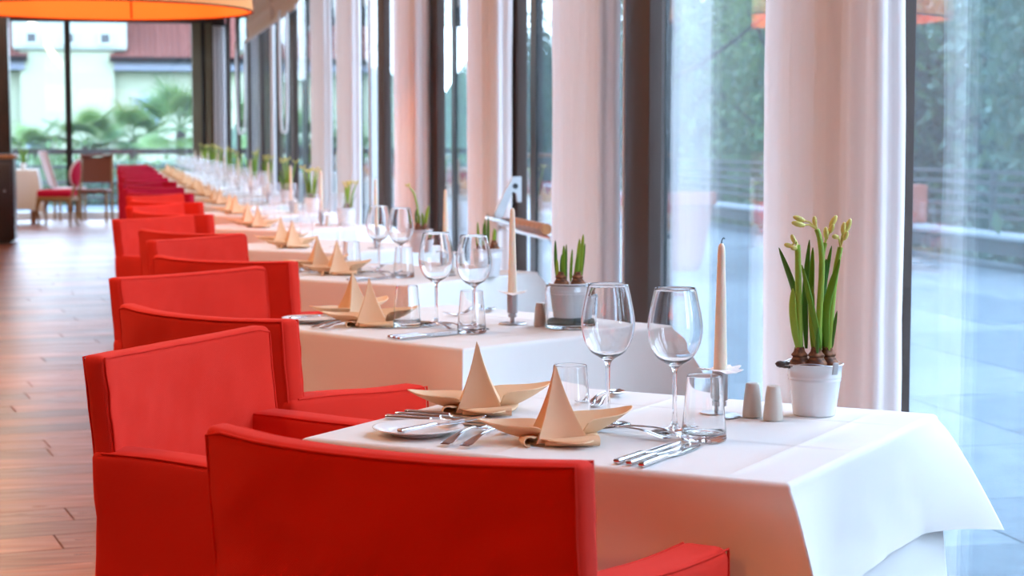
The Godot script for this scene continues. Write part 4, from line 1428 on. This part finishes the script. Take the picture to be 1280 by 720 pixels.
func plants(i: int, far: bool, wh: String) -> void:
	var Y := 0.7528
	var V := func(x: float, y: float, z := 0.0) -> Vector3: return Vector3((x - 155.0) / 1962.0, (515.0 - y) / 1962.0, z)
	if i == 0:
		var bulbs := [Vector2(-0.0265, 0.008), Vector2(0.0, 0.014), Vector2(0.0205, 0.002)]
		var leaves := [
			[V.call(108, 470, 0.0), V.call(92, 300, -0.004), V.call(36, 143, -0.006), 0.0052, 1],
			[V.call(96, 470, 0.012), V.call(79, 360, 0.012), V.call(78, 272, 0.010), 0.0062, 2],
			[V.call(166, 470, 0.020), V.call(140, 350, 0.022), V.call(103, 195, 0.018), 0.0050, 0],
			[V.call(128, 470, -0.004), V.call(122, 300, -0.006), V.call(135, 118, -0.008), 0.0050, 1],
			[V.call(150, 470, -0.008), V.call(143, 300, -0.010), V.call(147, 143, -0.010), 0.0052, 0],
			[V.call(156, 470, 0.004), V.call(143, 360, 0.002), V.call(143, 265, 0.006), 0.0048, 2],
			[V.call(184, 470, -0.004), V.call(176, 300, -0.006), V.call(190, 180, -0.008), 0.0062, 1],
			[V.call(178, 470, -0.012), V.call(186, 280, -0.014), V.call(209, 138, -0.014), 0.0042, 1],
			[V.call(190, 470, 0.008), V.call(188, 330, 0.010), V.call(227, 178, 0.012), 0.0066, 0],
			[V.call(206, 470, -0.002), V.call(210, 380, -0.002), V.call(216, 285, -0.004), 0.0032, 0],
			[V.call(205, 470, 0.006), V.call(209, 430, 0.008), V.call(221, 345, 0.010), 0.0034, 1],
			[V.call(155, 480, 0.024), V.call(153, 440, 0.026), V.call(156, 395, 0.026), 0.0030, 1],
		]
		var stems := [
			[[V.call(103, 478, 0.008), V.call(97, 300, 0.008), V.call(94, 185, 0.008), V.call(92, 132, 0.008)], [[V.call(80, 122, 0.012), Vector3(-0.4, 0.9, 0.2), 0.0085], [V.call(70, 136, 0.010), Vector3(-1, 0.25, 0.1), 0.0075], [V.call(84, 142, 0.016), Vector3(-0.9, 0.1, 0.5), 0.0065]], 0.0050],
			[[V.call(160, 478, 0.014), V.call(164, 330, 0.014), V.call(170, 200, 0.012), V.call(163, 118, 0.010), V.call(152, 82, 0.010)], [[V.call(105, 52, 0.012), Vector3(-1, 0.35, 0.1), 0.0100], [V.call(103, 68, 0.016), Vector3(-1, 0.25, 0.1), 0.0105], [V.call(146, 66, 0.010), Vector3(-0.1, 1, 0), 0.0085]], 0.0046],
			[[V.call(165, 478, 0.002), V.call(172, 300, 0.000), V.call(174, 180, -0.002), V.call(184, 128, -0.004)], [[V.call(203, 70, -0.004), Vector3(0.5, 0.9, 0), 0.0105], [V.call(200, 90, 0.0), Vector3(0.3, 0.9, 0.2), 0.0085], [V.call(186, 108, 0.002), Vector3(-0.1, 1.0, 0.1), 0.010]], 0.0044],
			[[V.call(196, 478, 0.004), V.call(204, 340, 0.006), V.call(216, 220, 0.006), V.call(230, 140, 0.006)], [[V.call(238, 92, 0.006), Vector3(0.1, 1, 0), 0.0100], [V.call(249, 84, 0.004), Vector3(0.35, 0.9, 0), 0.0110], [V.call(220, 108, 0.010), Vector3(-0.9, 0.2, 0.2), 0.0065], [V.call(242, 112, 0.010), Vector3(0.3, 0.9, 0.3), 0.0085]], 0.0050],
		]
		plant("white pail of tall budding narcissus on the nearest table", Vector3(1.128, Y, -2.812), -12.4, bulbs, leaves, stems, true)
		return
	var r := RandomNumberGenerator.new()
	r.seed = 40 + i
	var at: Vector3 = [Vector3.ZERO, Vector3(1.066, Y + 0.0255, -4.23), Vector3(1.205, Y, -5.87), Vector3(1.195, Y, -7.15)][i] if i < 4 else at_table(i, 0.23, -0.23, Y)
	var lv := []
	var sm := []
	var bl := []
	if i == 1:
		# short shoots: x offset, height, width, kind
		for q in [[-0.030, 0.090, 0.0042, 1, 0.0], [-0.026, 0.045, 0.0040, 2, 0.008], [-0.012, 0.078, 0.0050, 0, 0.010], [-0.016, 0.056, 0.0052, 1, 0.002], [-0.006, 0.080, 0.0036, 1, -0.006], [0.006, 0.070, 0.0036, 0, 0.012], [0.022, 0.094, 0.0052, 2, 0.004], [0.030, 0.104, 0.0056, 2, 0.0], [0.018, 0.060, 0.0044, 0, 0.010], [0.034, 0.082, 0.0036, 1, -0.006]]:
			lv.append([Vector3(q[0] * 0.85, 0.004, q[4]), Vector3(q[0], q[1] * 0.5, q[4]), Vector3(q[0] * 1.12 + 0.002, q[1] + 0.012, q[4]), q[2], q[3]])
		bl = [Vector2(-0.018, 0.006), Vector2(0.022, 0.006)]
		var jar := thing("glass_jar", "square footed glass jar holding the white pot on the second table", "jar", Vector3(1.066, Y, -4.23), -12.0)
		var js := ST()
		lathe(js, [Vector2(0, 0.0), Vector2(0.048, 0.0), Vector2(0.054, 0.0005), Vector2(0.0562, 0.0022), Vector2(0.0565, 0.005), Vector2(0.0565, 0.050), Vector2(0.0565, 0.090), Vector2(0.0560, 0.095), Vector2(0.0545, 0.099), Vector2(0.0548, 0.103), Vector2(0.0535, 0.1055), Vector2(0.0522, 0.103), Vector2(0.0520, 0.099), Vector2(0.0532, 0.094), Vector2(0.0535, 0.089), Vector2(0.0535, 0.050), Vector2(0.0535, 0.012), Vector2(0.0530, 0.009), Vector2(0.0510, 0.0075), Vector2(0, 0.007)], 40)
		part("glass_wall", done(js), M.glass, jar)
		var ms := ST()
		lathe(ms, [Vector2(0, 0.0085), Vector2(0.048, 0.0085), Vector2(0.0515, 0.0125), Vector2(0.048, 0.021), Vector2(0.030, 0.0245), Vector2(0, 0.0245)], 28)
		part("moss_bed", done(ms), M.moss, jar)
		plant("white pot of short sprouting bulbs standing inside the glass jar", at, -12.0, bl, lv, [], false, 0.047, 0.083)
		return
	if i == 2:
		for q in [[-0.030, 0.075, 0.0046, 0, 0.0], [-0.012, 0.070, 0.0044, 1, 0.006], [-0.008, 0.085, 0.0048, 0, -0.006], [0.002, 0.090, 0.0050, 1, 0.004], [0.020, 0.055, 0.0052, 2, 0.010], [0.024, 0.050, 0.0046, 0, 0.0]]:
			lv.append([Vector3(q[0] * 0.85, 0.0, q[4]), Vector3(q[0], q[1] * 0.5, q[4]), Vector3(q[0] * 1.1, q[1] + 0.012, q[4]), q[2], q[3]])
		bl = [Vector2(-0.016, 0.0), Vector2(0.022, 0.006)]
		plant("white pot with four green shoots beside the post and candle, third table", at, -12.0, bl, lv, [], false, 0.050, 0.092)
		return
	if i == 3:
		lv = [[Vector3(-0.01, 0, 0), Vector3(-0.018, 0.05, 0), Vector3(-0.012, 0.085, 0), 0.005, 1], [Vector3(-0.004, 0, 0), Vector3(-0.004, 0.05, 0.01), Vector3(-0.016, 0.07, 0.01), 0.005, 0], [Vector3(0.018, 0, 0), Vector3(0.024, 0.05, 0), Vector3(0.034, 0.095, 0), 0.0075, 2], [Vector3(0.012, 0, 0.01), Vector3(0.010, 0.04, 0.01), Vector3(0.008, 0.068, 0.01), 0.006, 0]]
		sm = [[[Vector3(-0.006, 0, 0), Vector3(-0.010, 0.08, 0), Vector3(-0.024, 0.14, 0), Vector3(-0.040, 0.165, 0)], [[Vector3(-0.047, 0.172, 0), Vector3(-0.9, 0.5, 0), 0.009], [Vector3(-0.042, 0.172, 0.005), Vector3(-0.3, 0.9, 0.1), 0.008]], 0.0036]]
		bl = [Vector2(-0.008, 0.0), Vector2(0.018, 0.004)]
		plant("white pot with one arching bud stem on the fourth table from the front", at, -12.0, bl, lv, sm, false, 0.050, 0.090)
		return
	var tall: float = [0.11, 0.16, 0.19, 0.20, 0.22, 0.20, 0.22, 0.21, 0.24, 0.24][i - 4]
	for k in 9:
		var x := r.randf_range(-0.030, 0.030)
		var z := r.randf_range(-0.030, 0.030)
		var h := tall * r.randf_range(0.55, 0.95)
		lv.append([Vector3(x, 0, z), Vector3(x * 1.3, h * 0.5, z * 1.3), Vector3(x * 2.0, h, z * 1.8), 0.0062, r.randi_range(0, 2)])
	for k in 5:
		var x := r.randf_range(-0.030, 0.030)
		var z := r.randf_range(-0.030, 0.030)
		var h := tall * r.randf_range(0.9, 1.1)
		var top := Vector3(x * 2.0, h, z * 1.6)
		sm.append([[Vector3(x * 0.8, 0, z * 0.8), Vector3(x * 1.3, h * 0.5, z), top], [[top + Vector3(0.010, 0.008, 0), Vector3(0.7, 0.7, 0), 0.011], [top + Vector3(-0.008, 0.010, 0.004), Vector3(-0.6, 0.8, 0), 0.011]], 0.0044])
	bl = [Vector2(-0.016, 0.0), Vector2(0.016, 0.006)]
	plant("white pot of leafy budding bulbs on the %s" % wh if not far else "potted bulbs on one of the blurred far tables", at, -12.0 + 30.0 * i, bl, lv, sm, false, 0.050, 0.090)

# ------------------------------------------------------------------ far end
func build_far_end() -> void:
	# dark sideboard and panel at the left edge of the view
	var sb := thing("sideboard", "dark wooden sideboard with a lighter top at the left edge", "sideboard", Vector3(-2.1, 0, -21.7))
	var sbs := ST()
	rbox(sbs, Vector3(2.04, 0.93, 0.62), 0.01, Vector3i(1, 1, 1), Vector3(0, 0.50, 0))
	part("body", done(sbs), M.dark_wood, sb)
	var stp := ST()
	rbox(stp, Vector3(2.10, 0.045, 0.68), 0.012, Vector3i(1, 1, 1), Vector3(0, 0.985, 0))
	part("worktop", done(stp), M.light_wood, sb)
	part("plinth", box_mesh(Vector3(-0.98, 0.0, -0.28), Vector3(0.98, 0.04, 0.28)), M.frame_dark, sb)
	for k in 3:
		var d := ST()
		rbox(d, Vector3(0.64, 0.82, 0.02), 0.006, Vector3i(1, 1, 1), Vector3(-0.67 + k * 0.67, 0.5, 0.318))
		var door := part("door", done(d), M.dark_wood, sb)
		var kn := ST()
		ball(kn, Vector3(-0.42 + k * 0.67, 0.6, 0.34), Vector3(0.014, 0.014, 0.014))
		part("knob", done(kn), M.silver, door)
	var dp := struct("wall_screen", box_mesh(Vector3(-5.0, 1.02, -22.1), Vector3(-1.13, 3.2, -21.8)), M.dark_wood, "dark brown panelled partition over the sideboard at the left edge", "wall")
	part("panel", box_mesh(Vector3(-2.2, 1.05, -21.8), Vector3(-1.16, 1.20, -21.785)), M.dark_wood, dp)
	part("panel", box_mesh(Vector3(-2.2, 1.24, -21.8), Vector3(-1.16, 3.1, -21.785)), M.dark_wood, dp)
	# medallion chair seen from the side
	medallion_chair()
	rattan_chair()
	draped_chair()
	# far table
	var ft := thing("far_dining_table", "table under a white cloth at the far left by the glazing", "table", Vector3(-1.48, 0, -26.6))
	part("tabletop", rbox_mesh(Vector3(0.9, 0.03, 0.75), 0.008, Vector3(0, 0.73, 0)), M.light_wood, ft)
	for s in [[-0.4, -0.32], [0.4, -0.32], [-0.4, 0.32], [0.4, 0.32]]:
		part("leg", rbox_mesh(Vector3(0.05, 0.72, 0.05), 0.006, Vector3(0, 0.36, 0)), M.light_wood, ft, Vector3(s[0], 0, s[1]))
	single("tablecloth", cloth_mesh(0.47, 0.395, 0.752, 0.55, 0.60, 0.09, 21, false), M.cloth, "long white cloth on the far left table by the glazing", "tablecloth", Vector3(-1.48, 0, -26.6), 0, "white tablecloths on the window tables")
	var lv := []
	for k in 8:
		var a := k * 0.8
		lv.append([Vector3(cos(a) * 0.02, 0, sin(a) * 0.02), Vector3(cos(a) * 0.03, 0.10, sin(a) * 0.03), Vector3(cos(a) * 0.07, 0.21, sin(a) * 0.07), 0.008, 0])
	plant("potted green bulbs on the far left table", Vector3(-1.20, 0.7535, -26.50), 0.0, [Vector2(0, 0)], lv, [], false, 0.05, 0.09)

func drum_lamps() -> void:
	# big drum lamp over the aisle
	var L := thing("drum_pendant_lamp", "very large orange drum lamp shade hanging over the aisle", "pendant lamp", Vector3(-0.03, 1.85, -9.6))
	var R := 0.76
	var so := ST()
	sheet(so, 64, 4, func(u: float, v: float) -> Vector3:
		var r := lerpf(R, R * 0.93, v)
		return Vector3(r * cos(u * TAU), v * 0.52, -r * sin(u * TAU)), 0.002)
	part("shade", done(so), M.shade_outer, L)
	var si := ST()
	grid(si, 64, 3, func(u: float, v: float) -> Vector3:
		var r := lerpf(R - 0.008, R * 0.93 - 0.008, v)
		return Vector3(r * cos(u * TAU), 0.004 + v * 0.51, r * sin(u * TAU)))
	part("shade_lining", done(si), M.shade_inner, L)
	var rim := ST()
	var rp := []
	for k in 65:
		rp.append(Vector3(R * cos(k / 64.0 * TAU), 0.0, R * sin(k / 64.0 * TAU)))
	rod(rim, rp, 0.006, 6)
	part("rim", done(rim), M.shade_seam, L)
	var sp := ST()
	for k in 3:
		var a := k * TAU / 3.0 + 0.4
		rod(sp, [Vector3(0, 0.42, 0), Vector3(cos(a) * R * 0.5, 0.42, sin(a) * R * 0.5), Vector3(cos(a) * R * 0.93, 0.42, sin(a) * R * 0.93)], 0.006, 6)
	part("spider", done(sp), M.brushed_steel, L)
	for k in 5:
		var a := k * TAU / 5.0 + 1.15
		var se := ST()
		rod(se, [Vector3(cos(a) * (R - 0.012), 0.01, sin(a) * (R - 0.012)), Vector3(cos(a) * (R * 0.965 - 0.012), 0.26, sin(a) * (R * 0.965 - 0.012)), Vector3(cos(a) * (R * 0.93 - 0.012), 0.5, sin(a) * (R * 0.93 - 0.012))], 0.006, 5)
		part("seam", done(se), M.shade_seam, L)
	var co := ST()
	rod(co, [Vector3(0, 0.40, 0), Vector3(0, 0.9, 0), Vector3(0, 1.345, 0)], 0.006, 6)
	part("cable", done(co), M.frame_dark, L)
	var bu := ST()
	ball(bu, Vector3(0, 0.33, 0), Vector3(0.06, 0.07, 0.06), Basis(), 16)
	part("bulb", done(bu), M.bulb_glow, L)
	var ol := OmniLight3D.new()
	ol.name = "bulb_light"
	ol.light_color = Color(1.0, 0.56, 0.26)
	ol.light_energy = 0.8
	ol.light_size = 0.05
	ol.omni_range = 30.0
	ol.omni_attenuation = 2.0
	ol.shadow_enabled = true
	L.add_child(ol, true)
	ol.position = Vector3(0, 0.33, 0)
	dup(L, "orange drum lamp hanging over the aisle beside the second table, above the picture", Vector3(-1.6, 2.05, -4.9)).get_node("bulb_light").light_energy = 0.35
	dup(L, "orange drum lamp hanging over the aisle behind the viewer", Vector3(-1.5, 1.95, 0.3)).get_node("bulb_light").light_energy = 1.5

func medallion_chair() -> void:
	var t := thing("medallion_chair", "red upholstered chair with oval back and turned wooden legs, seen sideways", "chair", Vector3(-0.72, 0, -25.6), 78.0)
	var seat := ST()
	rbox(seat, Vector3(0.48, 0.11, 0.46), 0.04, Vector3i(6, 2, 6), Vector3(0, 0.44, 0))
	part("seat", done(seat), M.crimson_cover, t)
	var ap := ST()
	rbox(ap, Vector3(0.49, 0.06, 0.47), 0.015, Vector3i(2, 1, 2), Vector3(0, 0.37, 0))
	part("apron", done(ap), M.gold_wood, t)
	var b := ST()
	grid(b, 32, 10, func(u: float, v: float) -> Vector3:
		var e := (v - 0.5) * PI
		var r := cos(e)
		return Vector3(0.235 * r * cos(u * TAU), 0.70 + 0.19 * r * sin(u * TAU) , 0.27 + 0.045 * sin(e) + 0.09 * (0.19 * r * sin(u * TAU)) + 0.05 * pow(r * cos(u * TAU), 2.0) * -1.0))
	part("backrest", done(b), M.crimson_cover, t)
	var fr := ST()
	var pts := []
	for k in 33:
		var a := k / 32.0 * TAU
		pts.append(Vector3(0.24 * cos(a), 0.70 + 0.195 * sin(a), 0.28 + 0.018 * sin(a) - 0.05 * pow(cos(a), 2.0)))
	rod(fr, pts, 0.016, 8)
	part("back_frame", done(fr), M.pink_cloth, t)
	for s in [-1.0, 1.0]:
		var p := ST()
		rod(p, [Vector3(s * 0.17, 0.36, 0.22), Vector3(s * 0.16, 0.48, 0.25), Vector3(s * 0.14, 0.56, 0.265)], 0.018, 8)
		part("back_post", done(p), M.gold_wood, t)
		for z in [-1.0, 1.0]:
			var lg := ST()
			tube(lg, curve3([Vector3(s * 0.21, 0.36, z * 0.20), Vector3(s * 0.225, 0.25, z * 0.225), Vector3(s * 0.20, 0.08, z * 0.21), Vector3(s * 0.215, 0.0, z * 0.225)], 5), func(v: float) -> Vector2: return Vector2.ONE * lerpf(0.032, 0.014, smoothstep(0.0, 0.8, v)), 10)
			part("leg", done(lg), M.gold_wood, t)

func rattan_chair() -> void:
	var t := thing("rattan_chair", "brown woven chair with a wooden frame near the far railing", "chair", Vector3(-0.25, 0, -26.65), 170.0)
	var st := ST()
	rbox(st, Vector3(0.46, 0.05, 0.44), 0.02, Vector3i(2, 1, 2), Vector3(0, 0.44, 0))
	part("seat", done(st), M.rattan, t)
	var b := ST()
	sheet(b, 14, 10, func(u: float, v: float) -> Vector3: return Vector3((u - 0.5) * 0.40, 0.56 + v * 0.36, 0.23 + v * 0.06 + 0.03 * cos((u - 0.5) * PI)), 0.012)
	part("backrest", done(b), M.rattan, t)
	var tr := ST()
	rod(tr, [Vector3(-0.23, 0.93, 0.27), Vector3(0, 0.95, 0.30), Vector3(0.23, 0.93, 0.27)], 0.018, 8)
	part("top_rail", done(tr), M.rattan, t)
	for s in [-1.0, 1.0]:
		var p := ST()
		rod(p, [Vector3(s * 0.22, 0.0, 0.21), Vector3(s * 0.22, 0.45, 0.21), Vector3(s * 0.22, 0.96, 0.29)], 0.018, 8)
		part("back_post", done(p), M.gold_wood, t)
		var l := ST()
		rod(l, [Vector3(s * 0.21, 0.0, -0.20), Vector3(s * 0.21, 0.2, -0.20), Vector3(s * 0.21, 0.44, -0.19)], 0.018, 8)
		part("leg", done(l), M.gold_wood, t)

func draped_chair() -> void:
	var t := thing("draped_chair", "pale pink backed chair tilted at the far left table", "chair", Vector3(-0.60, 0, -27.42), -76.0)
	var b := ST()
	rbox(b, Vector3(0.40, 0.52, 0.05), 0.02, Vector3i(4, 6, 1), Vector3(0, 0.74, 0.24), func(p: Vector3) -> Vector3: return p + Vector3(0, 0, (p.y - 0.5) * 0.3 - 0.2 * p.x * p.x))
	part("backrest", done(b), M.pink_cloth, t)
	var st := ST()
	rbox(st, Vector3(0.44, 0.09, 0.42), 0.03, Vector3i(4, 1, 4), Vector3(0, 0.43, 0))
	part("seat", done(st), M.pink_cloth, t)
	for s in [[-0.18, -0.18], [0.18, -0.18], [-0.18, 0.18], [0.18, 0.18]]:
		var l := ST()
		rod(l, [Vector3(s[0], 0, s[1]), Vector3(s[0], 0.2, s[1]), Vector3(s[0], 0.42, s[1])], 0.018, 8)
		part("leg", done(l), M.gold_wood, t)
